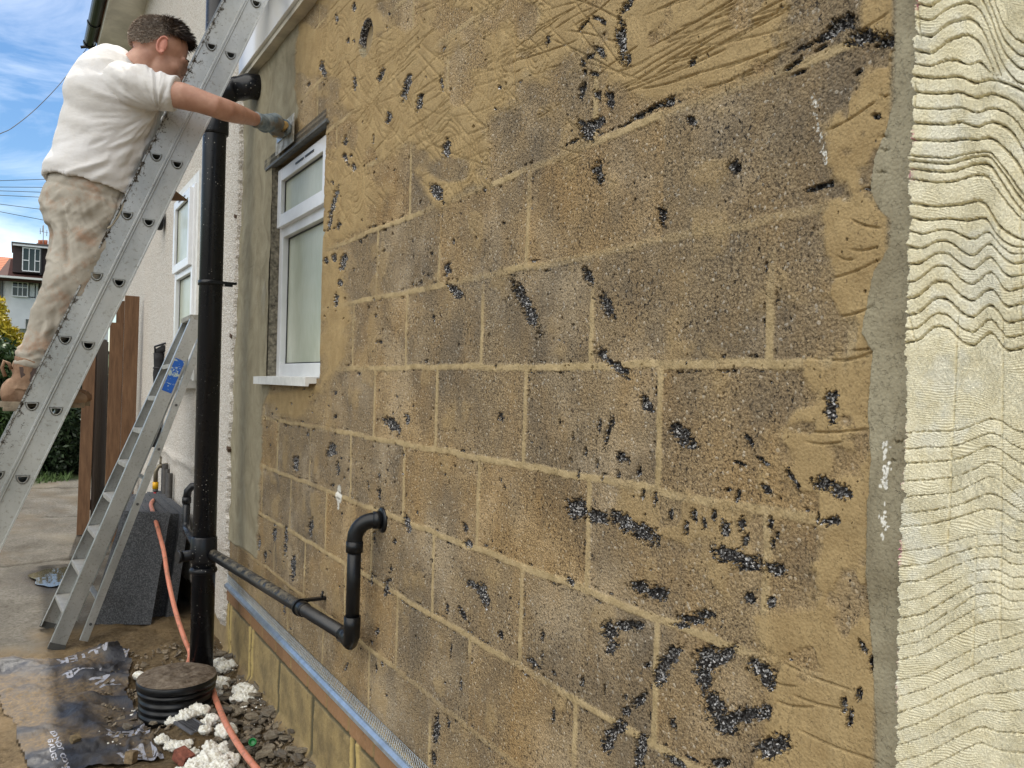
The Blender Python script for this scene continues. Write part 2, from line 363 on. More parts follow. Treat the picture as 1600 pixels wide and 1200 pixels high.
CHIPS = """505 108 14 4 82;555 130 12 3 88;635 138 20 6 110;656 160 14 5 105;608 185 10 5 100;540 220 8 4 90;698 232 14 7 105;596 118 12 4 110;545 65 5 3 90;527 30 9 3 90;554 10 7 3 90;584 217 10 2 95;541 250 10 4 70;553 262 6 4 90;690 130 10 3 80
937 80 13 5 50;922 88 10 4 150;911 98 8 4 90;913 112 5 4 90;928 115 9 4 0;909 140 14 5 98;932 147 8 6 100;952 155 16 6 85;915 205 22 8 60;925 198 16 9 -30;935 190 8 9 90;915 38 14 3 -50;933 29 9 3 10;944 36 6 4 50;972 65 33 9 86;983 92 11 4 90;980 12 12 6 130;985 0 8 6 90;1045 160 12 7 -30;1020 168 18 4 -25;998 180 14 4 -25;895 222 10 3 -25;1147 260 12 10 40;935 272 20 8 75;1083 98 9 5 120;857 65 9 4 100;1080 190 10 6 40
1310 38 20 12 -25;1327 32 13 9 90;1290 55 24 7 -25;1255 73 18 4 -25;1350 58 30 12 -12;1240 100 16 4 -35;1340 112 7 4 -40;1370 182 8 5 0;1385 65 18 9 -20;1280 292 26 5 -15
823 480 44 9 64;918 432 16 7 70;948 478 22 8 65;1035 340 16 7 85;942 555 12 8 40;965 575 22 8 40;1301 620 10 11 90;1301 640 14 11 90;1301 652 8 11 0
523 315 22 4 105;517 345 14 3 100;530 352 8 4 100;537 410 13 5 105;524 402 8 4 95;510 408 6 4 90;532 443 6 4 90;526 470 12 3 92;698 420 10 6 100;710 455 14 7 40;684 300 13 9 60;708 378 5 2 90
1010 632 17 8 60;1066 682 27 13 45;936 668 13 3 93;950 675 24 4 105;957 658 9 3 95;970 714 9 8 90;983 720 9 2 90;932 725 9 2 90;914 707 7 3 90;895 680 8 2 90;892 720 6 2 80;999 735 9 4 95;941 748 8 2 92;966 740 9 3 92;874 660 5 2 90;904 742 8 2 95
1024 778 12 4 93;1005 775 9 3 90;900 795 19 14 60;930 808 20 10 20;975 815 26 13 27;1005 833 28 13 27;1048 805 9 4 100;1073 825 11 5 97;1086 805 12 5 80;1101 820 11 4 92;1117 806 11 4 95;1135 825 14 9 90;1160 820 11 6 90;1165 845 11 7 100;1140 868 26 14 14;1170 880 22 13 14;1152 775 12 4 110;1170 690 14 4 60;1190 720 14 4 40;1155 724 10 3 20;1137 765 6 3 0
1210 890 20 12 15;1205 818 10 5 90;1208 848 10 4 90;1240 750 22 5 55;1285 755 16 10 12;1315 768 18 11 25;1198 765 10 6 50;1280 808 9 3 90;1300 815 14 7 -10;1215 835 8 3 90
1000 918 20 11 22;1028 928 18 12 12;952 988 16 13 85;955 1010 12 10 110;975 978 18 9 -5;998 978 10 9 10;1033 1050 24 11 105;1050 1025 24 12 130;1105 1030 20 20 100;1130 1028 26 11 -35;1098 1058 20 15 80;1115 1100 22 16 60;1130 1130 26 16 50;1165 1118 30 13 -5;1195 1112 14 12 20;1190 1048 26 13 35;1200 1058 18 15 80;1210 1165 30 17 -20;950 1158 22 11 110;965 1138 16 10 130;1000 1178 27 9 100;1003 1155 10 9 90;998 1095 18 7 130;978 1112 8 6 100;976 1090 4 4 90;1050 1130 12 5 80;1080 968 26 7 15;1100 960 16 9 0;1065 978 14 5 10;1172 935 10 9 90;1205 942 10 9 90;847 993 10 3 90;847 1028 10 2 90;832 1035 12 5 40;865 1052 6 3 60;910 1065 8 3 90;944 1078 9 2 90;865 1118 12 3 95;892 910 8 4 60;1125 1192 18 8 -10;1055 1190 20 7 30;1010 1040 5 5 0;1320 1100 12 6 90;1330 1120 16 5 100;1365 1035 14 4 90;1350 1010 12 5 60;1345 1085 10 5 90
602 922 15 4 95;755 932 20 8 70;738 915 12 6 30;698 950 8 3 90;723 960 14 4 60;681 1140 24 5 92;700 1130 10 3 90;677 1185 12 5 90;704 1020 18 2 92;720 1070 10 2 90;782 993 7 4 90;444 945 14 2 92;588 988 8 3 100;540 1042 8 2 110;587 1045 9 2 90;597 1040 8 2 92;580 905 9 2 92;610 890 9 2 95
462 725 12 4 95;517 705 10 8 90;527 735 12 3 90;612 663 16 8 50;636 655 9 4 90;631 710 6 2 90;637 820 13 5 80;616 846 8 3 90;428 832 14 3 92;446 845 20 3 92;458 885 24 4 92;486 820 16 4 95;402 780 12 3 95;727 825 9 4 70;732 850 7 6 90;781 652 7 5 60;584 840 9 2 90;574 758 8 2 90;592 770 9 3 85;592 745 7 2 90;405 850 12 2 95;414 868 10 2 92"""
CHIPS = [tuple(float(q) for q in c.split()) for l in CHIPS.split('\n') for c in l.split(';')]
SL1 = [(500, 395), (545, 372), (575, 345), (600, 300), (640, 225), (665, 310), (700, 320), (762, 285), (768, 185), (815, 165), (860, 110), (905, 85), (945, 60), (945, 140), (965, 130), (985, 155), (1050, 160), (1200, 98), (1232, 78), (1232, -60), (505, -60), (430, 60), (440, 200), (505, 190)]
SL2 = [(1336, 120), (1420, 60), (1425, 1260), (1160, 1260), (1195, 1150), (1200, 1020), (1180, 965), (1270, 945), (1284, 830), (1230, 800), (1180, 790), (1200, 680), (1270, 620), (1240, 570), (1290, 545), (1290, 320), (1325, 305), (1300, 290), (1290, 200), (1330, 150)]
SL3 = [(495, 395), (548, 395), (552, 560), (505, 600), (500, 650), (440, 645), (405, 610), (500, 600)]
SL4 = [(955, 740), (1010, 760), (1240, 800), (1170, 960), (1060, 860), (980, 830)]
SL5 = [(1338, 60), (1345, -60), (1420, -60), (1420, 60)]
CEM_R = [(1440, -60), (1404, -60), (1404, 110), (1402, 150), (1388, 200), (1366, 250), (1362, 300), (1377, 328), (1396, 345), (1392, 385), (1368, 425), (1357, 480), (1350, 520), (1367, 550), (1360, 640), (1364, 720), (1358, 800), (1357, 900), (1362, 960), (1368, 1050), (1374, 1140), (1380, 1280), (1440, 1280)]
CEM_L = [(340, 60), (400, 0), (470, 20), (466, 60), (462, 130), (468, 175), (448, 230), (436, 420), (425, 600), (411, 640), (408, 760), (402, 872), (355, 840), (340, 800)]
def wall_grid(yy, zz):
    Yg, Zg = np.meshgrid(yy, zz)
    U, V = proj(0., Yg, Zg)
    h = (fbm(Yg*3, Zg*3, 3, 1)-.5)*.006
    rough = (fbm(Yg*260, Zg*260, 3, 5, .7)-.5)
    # joints
    wob = (fbm(Yg*9, Zg*9, 4, 9)-.5)*.016
    jd = np.full(Yg.shape, 1.)
    for z in BED: jd = np.minimum(jd, np.abs(Zg-z+wob*.8))
    k = np.floor((Zg+wob*.3-.642)/.2249).astype(int); off = np.where(k % 2 == 0, .855, 1.085)
    vy = (Yg-off+wob*.4+((k*37) % 5-2)*.006)/.4515; fr = np.abs(vy-np.round(vy))*.4515
    extra = np.where(k == 4, np.abs(Yg-.705), np.where(k == 1, np.abs(Yg-.715), 1))
    fr = np.minimum(fr, extra)
    jd2 = np.minimum(jd, fr)
    vis = sstep(.30, .44, fbm(Yg*2.3, Zg*2.6, 3, 21))        # joints fade where slurry covers them
    J = (1-sstep(.0046, .0112, jd2+(fbm(Yg*60, Zg*60, 2, 4)-.5)*.004))*np.where(jd < fr, np.maximum(vis, .5), vis)
    cid = np.floor(vy).astype(int)*7+k*13
    tone = np.clip((_T[cid & 511, (cid*5) & 511]-.35)*1.0+.25+(fbm(Yg*5, Zg*5, 4, 33)-.5)*1.1, 0, 1)
    nz_ = (fbm(Yg*9, Zg*9, 4, 41)-.5)
    wiggle = (fbm(U/28, V/28, 4, 50)-.5)*34
    S = np.zeros(Yg.shape)
    for P in (SL1, SL2, SL3, SL5): S = np.maximum(S, sstep(-.8, .8, poly_mask(U, V, P, 16)+wiggle/13))
    S = np.maximum(S, .75*sstep(-.6, .6, poly_mask(U, V, SL4, 16)+wiggle/11))
    S = np.maximum(S, .55*sstep(.62, .74, fbm(Yg*7.3, Zg*8.5, 4, 61)))
    S = S*(1-.8*sstep(.60, .72, fbm(U/55, V/60, 3, 71)))
    w2 = (fbm(U/14, V/14, 3, 52)-.5)*10
    C = np.maximum(sstep(-.5, .5, poly_mask(U, V, CEM_R, 2.2)+w2/5), sstep(-.5, .5, poly_mask(U, V, CEM_L, 3)+w2/4))
    C = np.maximum(C, sstep(.66, .645, Yg))
    S = S*(1-C)
    J = J*(1-.8*S)*(1-C)
    # chips
    K = np.zeros(Yg.shape)
    def stamp(cx, cy, a, b, ang):
        m_ = max(a, b)*1.6+3
        c0 = np.searchsorted(-U[len(zz)//2], -(cx+m_+12)); c1 = np.searchsorted(-U[len(zz)//2], -(cx-m_-12))
        col = V[:, min(max((c0+c1)//2, 0), V.shape[1]-1)]; r0 = np.searchsorted(-col, -(cy+m_+6)); r1 = np.searchsorted(-col, -(cy-m_-6))
        if c1 <= c0 or r1 <= r0: return
        u = U[r0:r1, c0:c1]-cx; v = V[r0:r1, c0:c1]-cy; ca, sa = math.cos(rad(ang)), math.sin(rad(ang))
        p = (u*ca+v*sa)/a; q = (-u*sa+v*ca)/b
        d = np.sqrt(p*p+q*q)*.92+(fbm(u/6+cx, v/6+cy, 4, 3, .85)-.5)*(1.9 if a > 6 else 1.2)
        K[r0:r1, c0:c1] = np.maximum(K[r0:r1, c0:c1], 1-sstep(.62, 1.08, d))
    for c in CHIPS: stamp(*c)
    rr = random.Random(5)
    for i in range(430):
        x = rr.uniform(420, 1380); y = rr.uniform(0, 1200); a = rr.uniform(1.0, 2.6)*(1+.4*(x < 800)); stamp(x, y, a, a*rr.uniform(.3, .8), rr.gauss(90, 22))
    for i in range(130):
        cx, cy = rr.choice([(445, 640), (500, 625), (420, 690), (560, 340), (540, 470), (640, 640), (900, 560), (1230, 440), (1000, 470), (590, 700), (620, 780), (860, 520), (430, 860), (560, 880), (780, 400), (1150, 640)])
        stamp(rr.gauss(cx, 26), rr.gauss(cy, 34), rr.uniform(1.2, 2.8), rr.uniform(.8, 1.4), rr.gauss(90, 25))
    band = sstep(.0085, .010, jd2)*sstep(.017, .013, jd2)*sstep(.60, .68, fbm(Yg*45, Zg*45, 3, 88, .7))*sstep(.42, .56, fbm(Yg*3.5, Zg*3.5, 3, 89))*(1-.8*S)
    K = np.maximum(K, band*.8)
    K *= (1-.85*C)
    # trowel scratches, combed arcs in the slurry
    dz_ = zz[1]-zz[0]; D = np.zeros(Yg.shape); mc = U[len(zz)//2]
    def scratch(pts, depth=1., wpx=1.):
        pts = np.array(pts, float); seg = np.hypot(*np.diff(pts, axis=0).T); L_ = seg.sum(); n = max(int(L_*1.3), 2)
        t = np.linspace(0, L_, n); cs = np.concatenate([[0], np.cumsum(seg)])
        x = np.interp(t, cs, pts[:, 0]); y = np.interp(t, cs, pts[:, 1])
        # survey pixel -> wall metres
        d0 = FW[0]*FPX+RT[0]*(x-800)-UP[0]*(y-600); d1 = FW[1]*FPX+RT[1]*(x-800)-UP[1]*(y-600); d2 = FW[2]*FPX+RT[2]*(x-800)-UP[2]*(y-600)
        py = d1*DW/d0; pz = HC+d2*DW/d0
        ci = np.interp(py, yy, np.arange(len(yy))); ri = (pz-zz[0])/(zz[1]-zz[0])
        amp = depth*(.45+.8*fbm(t/9+x[0], t*0+y[0], 2, 8))*np.clip(np.minimum(t, L_-t)/12+.2, 0, 1)
        for dr in (-1, 0, 1, 2):
            for dc in (-1, 0, 1):
                r_ = np.round(ri).astype(int)+dr; c_ = np.round(ci).astype(int)+dc
                ok = (r_ >= 0) & (r_ < len(zz)) & (c_ >= 0) & (c_ < len(yy))
                w = np.exp(-((r_-ri)**2*(dz_/.0021)**2+(c_-ci)**2*1.2)/(.5*wpx*wpx))*amp
                np.maximum.at(D, (r_[ok], c_[ok]), w[ok])
    for i in range(46):                                    # long sweeps, upper middle
        x = rr.uniform(945, 1180); y = rr.uniform(-40, 150); L_ = rr.uniform(60, 230); a = rr.uniform(-.62, -.28); bend = rr.uniform(-.12, .22)
        scratch([(x+L_*t, y+L_*t*(a+bend*(1-t))) for t in np.linspace(0, 1, 9)], rr.uniform(.5, 1.3))
    for i in range(190):                                   # diagonal rakes, upper left
        x = rr.uniform(500, 900); y = rr.uniform(-20, 300); L_ = rr.uniform(30, 130); a = (rr.uniform(-.95, -.3) if rr.random() < .72 else rr.uniform(.1, 1.6))*(1.25 if x < 640 else .9); bend = rr.uniform(-.2, .3)
        scratch([(x+L_*t, y+L_*t*(a+bend*(1-t))) for t in np.linspace(0, 1, 9)], rr.uniform(.5, 1.2))
    for i in range(60):                                    # nested loops of the comb
        cx = rr.uniform(470, 850); cy = rr.uniform(0, 330); a0 = rr.uniform(0, 6.3); da = rr.uniform(1.8, 4.2); e = rr.uniform(.45, .8)
        for k_ in range(rr.randint(2, 6)):
            R_ = 9+k_*5.5; scratch([(cx+R_*e*math.cos(a0+da*t), cy+R_*1.7*math.sin(a0+da*t)) for t in np.linspace(0, 1, 16)], rr.uniform(.5, 1.1))
    for i in range(150):
        x = rr.uniform(480, 640); y = rr.uniform(60, 380); L_ = rr.uniform(18, 60)
        scratch([(x+rr.gauss(0, 2)+6*math.sin(t*3+i), y+L_*t) for t in np.linspace(0, 1, 7)], rr.uniform(.4, .9))
    for (x, y, L_, a) in [(1225, 1035, 110, .42), (1240, 1085, 95, .30), (1250, 1140, 130, .42), (1215, 1095, 60, .2), (1290, 205, 80, -.55), (1300, 130, 60, -.5), (1330, 390, 45, -.05), (1310, 400, 30, .25), (1300, 435, 80, -.35), (1300, 495, 70, -.2), (1265, 545, 100, .03), (1270, 560, 90, .0), (1310, 565, 60, -.25), (1250, 673, 110, .0), (1260, 690, 60, .05), (1330, 342, 50, .35), (1200, 1060, 50, .3)]:
        scratch([(x+L_*t, y+L_*t*a+3*math.sin(t*4)) for t in np.linspace(0, 1, 9)], 1.1)
    for (x, y) in [(1385, 80), (1380, 95), (1372, 215), (1375, 235), (1370, 270), (1400, 690), (1375, 150), (1390, 720)]:
        scratch([(x+18*t, y+rr.gauss(0, 1.6)) for t in np.linspace(0, 1, 9)], 1.3)
    for i in range(40):                                    # float marks in the cement strip
        x = rr.uniform(380, 440); y = rr.uniform(200, 840); L_ = rr.uniform(20, 80)
        scratch([(x+rr.uniform(-6, 6)*t+4*math.sin(3*t+i), y+L_*t) for t in np.linspace(0, 1, 7)], rr.uniform(.2, .6))
    D = np.where(C > .5, D*.8, D*(.12+.88*sstep(.2, .7, S)))
    # core hole through the wall
    U0, V0 = proj(0., 2.606, 2.635)
    dh = np.hypot(Yg-2.60, Zg-2.66); hole = 1-sstep(.050, .058, dh+(fbm(Yg*40, Zg*40, 2, 5)-.5)*.008)
    white = np.zeros(Yg.shape)
    def splash(cx, cy, a, b):
        q = np.hypot((U-cx)/a, (V-cy)/b)+(vnoise(U/4, V/4, 3)-.5)*.8; np.maximum(white, 1-sstep(.8, 1., q), out=white)
    splash(529, 773, 5, 15); splash(528, 790, 1.5, 6)
    for i in range(46):
        t = rr.random(); splash(1270+20*t+rr.gauss(0, 3), 150+110*t, rr.uniform(.8, 2.2), rr.uniform(1, 3))
    for i in range(46): splash(rr.gauss(1388, 4), rr.choice([rr.uniform(690, 760), rr.gauss(818, 14)]), rr.uniform(1, 3), rr.uniform(1, 5))
    rel = h + rough*.0016*(1-S)*(1-C)*(1-J) + J*(.0016+(fbm(Yg*30, Zg*30, 3, 77)-.5)*.004) + S*.0035 + C*.006 - D*.0058
    rel += S*(fbm(Yg*22, Zg*22, 3, 81)-.5)*.0035 + C*(fbm(Yg*10, Zg*7, 4, 83)-.5)*.012
    rel -= sstep(.2, .7, K)*(.0085+(fbm(Yg*110, Zg*110, 2, 91, .8)-.5)*.012)
    hc = 1-sstep(.058, .066, dh); K = np.maximum(K*(1-hc), hc*sstep(2.635, 2.665, Zg+(fbm(Yg*50, Zg*50, 2, 6)-.5)*.03)*.9); C = np.maximum(C, hc*sstep(2.67, 2.64, Zg)); S = S*(1-hc); J = J*(1-hc)
    rel = rel*(1-hole)-hole*.16; rel = rel*(1-sstep(4.3, 4.45, Yg)*.0)
    oy, oz = (yy[1:]+yy[:-1])/2, (zz[1:]+zz[:-1])/2
    keep = ~(((oy > 3.0) & (oy < 3.76))[None, :] & ((oz > 1.505) & (oz < 2.475))[:, None])
    A = np.stack([J, K, S], -1); B = np.stack([C, tone, white], -1)
    # columns run towards the camera so that faces look out of the wall (-x)
    P = np.stack([-rel, Yg, Zg], -1)[:, ::-1]
    return P, keep[:, ::-1], A[:, ::-1], B[:, ::-1]
def block_wall():
    px = np.arange(1462., 352., -1.0)                        # one column per surveyed pixel column at mid height
    yy = np.array([W(x, 560)[1] for x in px]); yy = np.concatenate([[.3, .4], yy[yy > .52]]); cut = np.searchsorted(yy, 1.62)
    zz = .36+np.arange(1905)*.00145
    parts = [wall_grid(yy[:cut+1], zz), wall_grid(yy[cut:], zz[::2])]
    q = []; vs_ = []; aa = []; bb = []; base = 0
    for P, keep, A, B in parts:
        Rn, Cn, _ = P.shape; idx = np.arange(Rn*Cn).reshape(Rn, Cn)+base; base += Rn*Cn
        q.append(np.stack([idx[:-1, :-1], idx[:-1, 1:], idx[1:, 1:], idx[1:, :-1]], -1)[keep]); vs_.append(P.reshape(-1, 3)); aa.append(A.reshape(-1, 3)); bb.append(B.reshape(-1, 3))
    q = np.concatenate(q); v = np.concatenate(vs_).astype(np.float32); me = bpy.data.meshes.new('block_wall')
    me.vertices.add(len(v)); me.vertices.foreach_set('co', v.reshape(-1)); me.loops.add(len(q)*4); me.loops.foreach_set('vertex_index', q.reshape(-1).astype(np.int32))
    me.polygons.add(len(q)); me.polygons.foreach_set('loop_start', (np.arange(len(q))*4).astype(np.int32)); me.update(calc_edges=True); me.polygons.foreach_set('use_smooth', np.ones(len(q), bool))
    for k, c in (('mask_a', aa), ('mask_b', bb)):
        c = np.concatenate(c); c4 = np.ones((len(c), 4), np.float32); c4[:, :3] = c; me.attributes.new(k, 'FLOAT_COLOR', 'POINT').data.foreach_set('color', c4.reshape(-1))
    return link('block_wall', me, M['wall'], house)
block_wall()

# solid volume of the house behind the faces (what throws the shade)
def core():
    b = MB(); b.box((.02, -9, -.3), (6, 2.99, 3.1)); b.box((.02, 3.77, -.3), (6, 4.6, 3.1)); b.box((.02, 2.99, -.3), (6, 3.77, 1.49)); b.box((.02, 2.99, 2.49), (6, 3.77, 3.1)); b.box((.5, 2.99, 1.49), (6, 3.77, 2.49))
    b.box((.0225, 4.6, -.3), (6.003, 9.74, 5.05)); return b.build('inner_wall', flat('masonry', (.33, .25, .14), .9), house)
core()
def rf():
    b = MB(); b.box((-.05, -9, 3.6), (6, 4.3, 3.68)); b.build('flat_roof', flat('felt', (.1, .1, .1), .9), house)
    b = MB(); c = [Vector((-.36, 4.2, 5.12)), Vector((3.2, 4.2, 7.7)), Vector((6.6, 4.2, 5.12))]
    b.prism(c, (0, 5.75, 0)); b.build('tiled_roof', flat('brown_tile', (.16, .08, .05), .8, var=.3, sc=14), house)
rf()

def plinth():
    yy = np.concatenate([np.arange(.4, 1.8, .01), np.arange(1.8, 4.46, .004)]); zz = np.arange(-.25, .386, .004)
    Yg, Zg = np.meshgrid(yy, zz); n = (fbm(Yg*12, Zg*12, 3, 2)-.5)
    brick = sstep(.312, .318, Zg)
    vb = np.abs(((Yg+n*.01)/.225) % 1-.5)*.225; jb = (1-sstep(.007, .012, vb+n*.004))*brick
    hor = (1-sstep(.006, .011, np.abs(Zg-.307+n*.008)))
    vk = (Yg-.22+n*.03)/.46; vd = np.abs(vk-np.round(vk))*.46; jv = (1-sstep(.010, .022, vd))*(1-brick)
    mort = np.clip(np.maximum(hor, jv), 0, 1)
    run = (1-sstep(.006, .02, np.abs(vd-.028)))*(1-brick)*sstep(.45, .6, fbm(Yg*8, Zg*2, 2, 7))
    base = sstep(.10, .02, Zg+n*.06)
    h = (fbm(Yg*120, Zg*120, 3, 5)-.5)*.003 - mort*.004*(1-run) + run*.006 + brick*.003 - jb*.007 + base*(.03+n*.02)
    ts = np.stack([brick*(1-jb)*(1-hor)*.9, mort, run], -1); B = np.stack([base, _T[(np.floor(Yg/.225)).astype(int) & 511, 3], Zg*0], -1)
    P = np.stack([-h-.004, Yg, Zg], -1)[:, ::-1]
    s = Mt('plinth_blocks', .7, .4); A_ = s.attr('mask_a'); B_ = s.attr('mask_b')
    f = s.noise(300, 4, .7); g = s.noise(9, 5, .6)
    c = s.mix(s.ramp(f, [(.3, 0), (.7, 1)]), (.25, .18, .075), (.45, .34, .16)); c = s.mix(s.ramp(g, [(.4, 0), (.65, .75)]), c, (.15, .115, .06))
    c = s.mix(A_[1], c, (.10, .085, .045)); c = s.mix(A_[2], c, (.52, .39, .15))
    c = s.mix(A_[0], c, s.mix(s.math('MULTIPLY', s.math('ADD', B_[1], g), .6), (.17, .085, .04), (.36, .20, .10)))
    c = s.mix(B_[0], c, s.mix(g, (.13, .085, .045), (.22, .15, .08)))
    c = s.mix(s.ramp(s.noise(16, 3, .6), [(.64, 0), (.7, .6)]), c, (.12, .08, .04))
    s.color(c); s.rough(s.mix(g, (.45,)*3, (.85,)*3)); s.bump(f, .7, .002)
    me = grid_mesh('plinth', P, None, {'mask_a': ts[:, ::-1], 'mask_b': B[:, ::-1]}); link('plinth', me, s.m, house)
plinth()
def bead():
    # galvanised bell-cast bead with expanded-metal wing
    b = MB(); y0, y1 = .45, 4.44
    sec = [(-.002, .412), (-.010, .409), (-.020, .400), (-.023, .390), (-.021, .388), (-.018, .395), (-.008, .403), (-.002, .405)]
    b.prism([Vector((x, y0, z)) for x, z in sec], (0, y1-y0, 0)); bd = b.build('bellcast_bead', M['steel'], house)
    s = Mt('mortar_filled_mesh', .8, .3); s.color(s.mix(s.ramp(s.noise(160, 3, .6), [(.4, 0), (.62, 1)]), (.07, .07, .065), (.24, .22, .17)))
    b = MB(); n = 230; R_ = random.Random(3)
    for i in range(n):                                         # diamond wires over the wing
        y = y0+(y1-y0)*i/n; w = .006
        for sg in (-1, 1):
            for k in range(4):
                z = .411+k*.011; ya = y+(k % 2)*.009*sg
                b.tube([(-.006, ya, z), (-.0065, ya+sg*.010, z+.011)], .0009, 4, cap=False)
    b.tube([(-.007, y0, .456), (-.007, y1, .456)], .001, 4)
    b.build('expanded_mesh_wing', M['steel'], bd)
bead()

# ---- scratch-coated cream panel at the near corner
def cream_panel():
    yy = np.concatenate([np.arange(-.9, .34, .02), np.arange(.34, .628, .00075)])
    zz = np.concatenate([np.arange(-.1, .90, .02), np.arange(.90, 2.22, .00095), np.arange(2.22, 3.02, .02)])
    Yg, Zg = np.meshgrid(yy, zz); OFF = .022
    U, V = proj(-OFF, Yg, Zg)
    # surveyed run of the comb: horizontal position -> rise/fall of the groove, for several heights
    T = [(-40, [(1420, 0), (1455, 9), (1482, -13), (1512, -23), (1532, -10), (1550, 30), (1567, 80), (1590, 105), (1620, 110)]),
         (88, [(1420, 0), (1455, 9), (1482, -13), (1512, -23), (1532, -10), (1550, 30), (1567, 80), (1590, 105), (1620, 110)]),
         (112, [(1420, 0), (1467, 4), (1500, 2), (1522, 12), (1547, 5), (1575, 13), (1600, 23), (1620, 30)]),
         (190, [(1420, 0), (1480, 3), (1500, -2), (1527, 7), (1550, -3), (1575, 8), (1592, 28), (1600, 48), (1620, 80)]),
         (260, [(1420, 0), (1480, 5), (1500, 0), (1520, -8), (1545, -10), (1565, 20), (1590, 60), (1620, 90)]),
         (330, [(1420, -4), (1460, 3), (1500, 0), (1527, -7), (1542, 0), (1555, 33), (1575, 48), (1597, 53), (1620, 60)]),
         (380, [(1420, -6), (1440, 0), (1465, -12), (1485, -10), (1505, 6), (1520, 14), (1545, -12), (1560, 8), (1580, 26), (1620, 20)]),
         (440, [(1420, 0), (1435, -4), (1460, -26), (1482, -25), (1500, -3), (1520, 5), (1545, -18), (1557, -10), (1570, 15), (1590, 10), (1620, 0)]),
         (540, [(1400, 6), (1435, -2), (1460, -26), (1482, -22), (1500, 0), (1520, 8), (1545, -18), (1557, -8), (1570, 15), (1590, 12), (1620, 4)]),
         (670, [(1400, 0), (1487, -3), (1510, -8), (1550, -23), (1565, -18), (1582, -5), (1600, 0), (1620, 6)]),
         (780, [(1400, 0), (1482, -7), (1500, -12), (1545, -35), (1560, -28), (1600, 5), (1620, 20)]),
         (860, [(1400, 0), (1450, -5), (1480, -14), (1525, -26), (1567, -27), (1582, -15), (1620, -18)]),
         (990, [(1395, 0), (1440, -7), (1480, -35), (1525, -62), (1555, -65), (1580, -50), (1620, -55)]),
         (1080, [(1385, 0), (1450, -20), (1500, -45), (1550, -68), (1620, -95)]),
         (1240, [(1380, 0), (1450, -25), (1500, -52), (1530, -66), (1560, -50), (1620, -40)])]
    ux = np.arange(1360, 1640, 2.); tab = np.array([np.interp(ux, *zip(*r[1])) for r in T]); kr = np.exp(-(np.arange(-9, 10)/3.6)**2); kr /= kr.sum(); tab = np.array([np.convolve(np.pad(r, 9, 'edge'), kr, 'valid') for r in tab]); ys = np.array([r[0] for r in T])
    def shift(u, v):
        uu = np.clip((u-1360)/2., 0, len(ux)-1.001); ui = uu.astype(int); fu = uu-ui
        vv = np.interp(v, ys, np.arange(len(ys))); vi = np.minimum(vv.astype(int), len(ys)-2); fv = vv-vi
        return (tab[vi, ui]*(1-fv)+tab[vi+1, ui]*fv)*(1-fu)+(tab[vi, np.minimum(ui+1, len(ux)-1)]*(1-fv)+tab[vi+1, np.minimum(ui+1, len(ux)-1)]*fv)*fu
    b = V.copy()
    for i in range(4): b = V-shift(U, b)
    b += (fbm(U/40, V/40, 2, 6)-.5)*3
    starts = [-40, -18, 2, 25, 50, 76, 98, 118, 143, 168, 192, 218, 243, 251, 264, 281, 320, 343, 366, 390, 415, 441, 466, 491, 514, 534, 677, 702, 725, 753, 778, 803, 824, 862, 887, 912, 940, 967, 992, 1012, 1035, 1070, 1095, 1120, 1147, 1172, 1200, 1225]
    g = np.zeros(U.shape)
    brk = fbm(U/5., V/5., 3, 12, .7)
    for i, s0 in enumerate(starts):
        wpx = (1.45 if i % 3 else 1.0)*(1.15 if s0 < 620 else .75); d = np.abs(b-s0+(vnoise(U/2.2, V/2.2, 5)-.5)*2.6)/wpx
        dep = np.clip(.55+1.5*(brk-.38)+ (0.25 if s0 < 620 else -.22), .1, 1.4)
        if s0 > 1010: dep = dep*.8
        g = np.maximum(g, np.exp(-d*d*.9)*dep)
    # vertical board / lift lines
    for (xa, ya, xb, yb, a) in [(1497, 480, 1480, 860, .5), (1567, 500, 1563, 1000, .4), (1593, 300, 1596, 520, .5), (1526, 830, 1520, 1050, .35), (1403, 430, 1428, 530, .8), (1432, 0, 1438, 60, 1.), (1430, 130, 1428, 165, .9), (1400, 870, 1395, 1120, .9), (1395, 640, 1400, 760, .4)]:
        t = np.clip((V-ya)/(yb-ya), 0, 1); d = np.hypot(U-(xa+(xb-xa)*t), (V-(ya+(yb-ya)*t))*1.)/1.3
        g = np.maximum(g, np.exp(-d*d)*a*np.clip(.3+1.6*(brk-.3), 0, 1.2))
    fine = np.sin((V+(fbm(U/60, V/60, 2, 22)-.5)*26-.10*(U-1400))*2*PI_/3.3)
    fm = sstep(.38, .60, fbm(U/45, V/90, 3, 31)+(.16*sstep(500, 640, V)))
    ran = fbm(Yg*900, Zg*900, 2, 3, .8)-.5
    rel = .0008*fine*fm + ran*.0026 + (fbm(Yg*25, Zg*25, 3, 4)-.5)*.004 - .0105*np.clip(g, 0, 1.2)
    # ragged leading edge
    edge = .618+(fbm(Zg*110, Zg*0+3, 4, 9, .8)-.5)*.014+(fbm(Zg*7, Zg*0, 2, 19)-.5)*.010
    q = sstep(edge, edge-.006, Yg)
    off = (OFF+rel)*q
    dirt_shade = np.clip(g-.38, 0, 1)*1.6*sstep(.36, .55, brk)  # mask of the shade painted along the comb grooves
    pink = np.exp(-((U-(1431-V*.03))/3.0)**2)*sstep(.5, .6, fbm(U*0+3, V/60, 2, 15))
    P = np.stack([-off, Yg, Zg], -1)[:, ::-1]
    A = np.stack([np.clip(dirt_shade, 0, 1), np.clip(pink, 0, 1), g*0], -1)[:, ::-1]
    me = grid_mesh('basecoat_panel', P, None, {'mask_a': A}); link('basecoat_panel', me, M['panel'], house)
cream_panel()

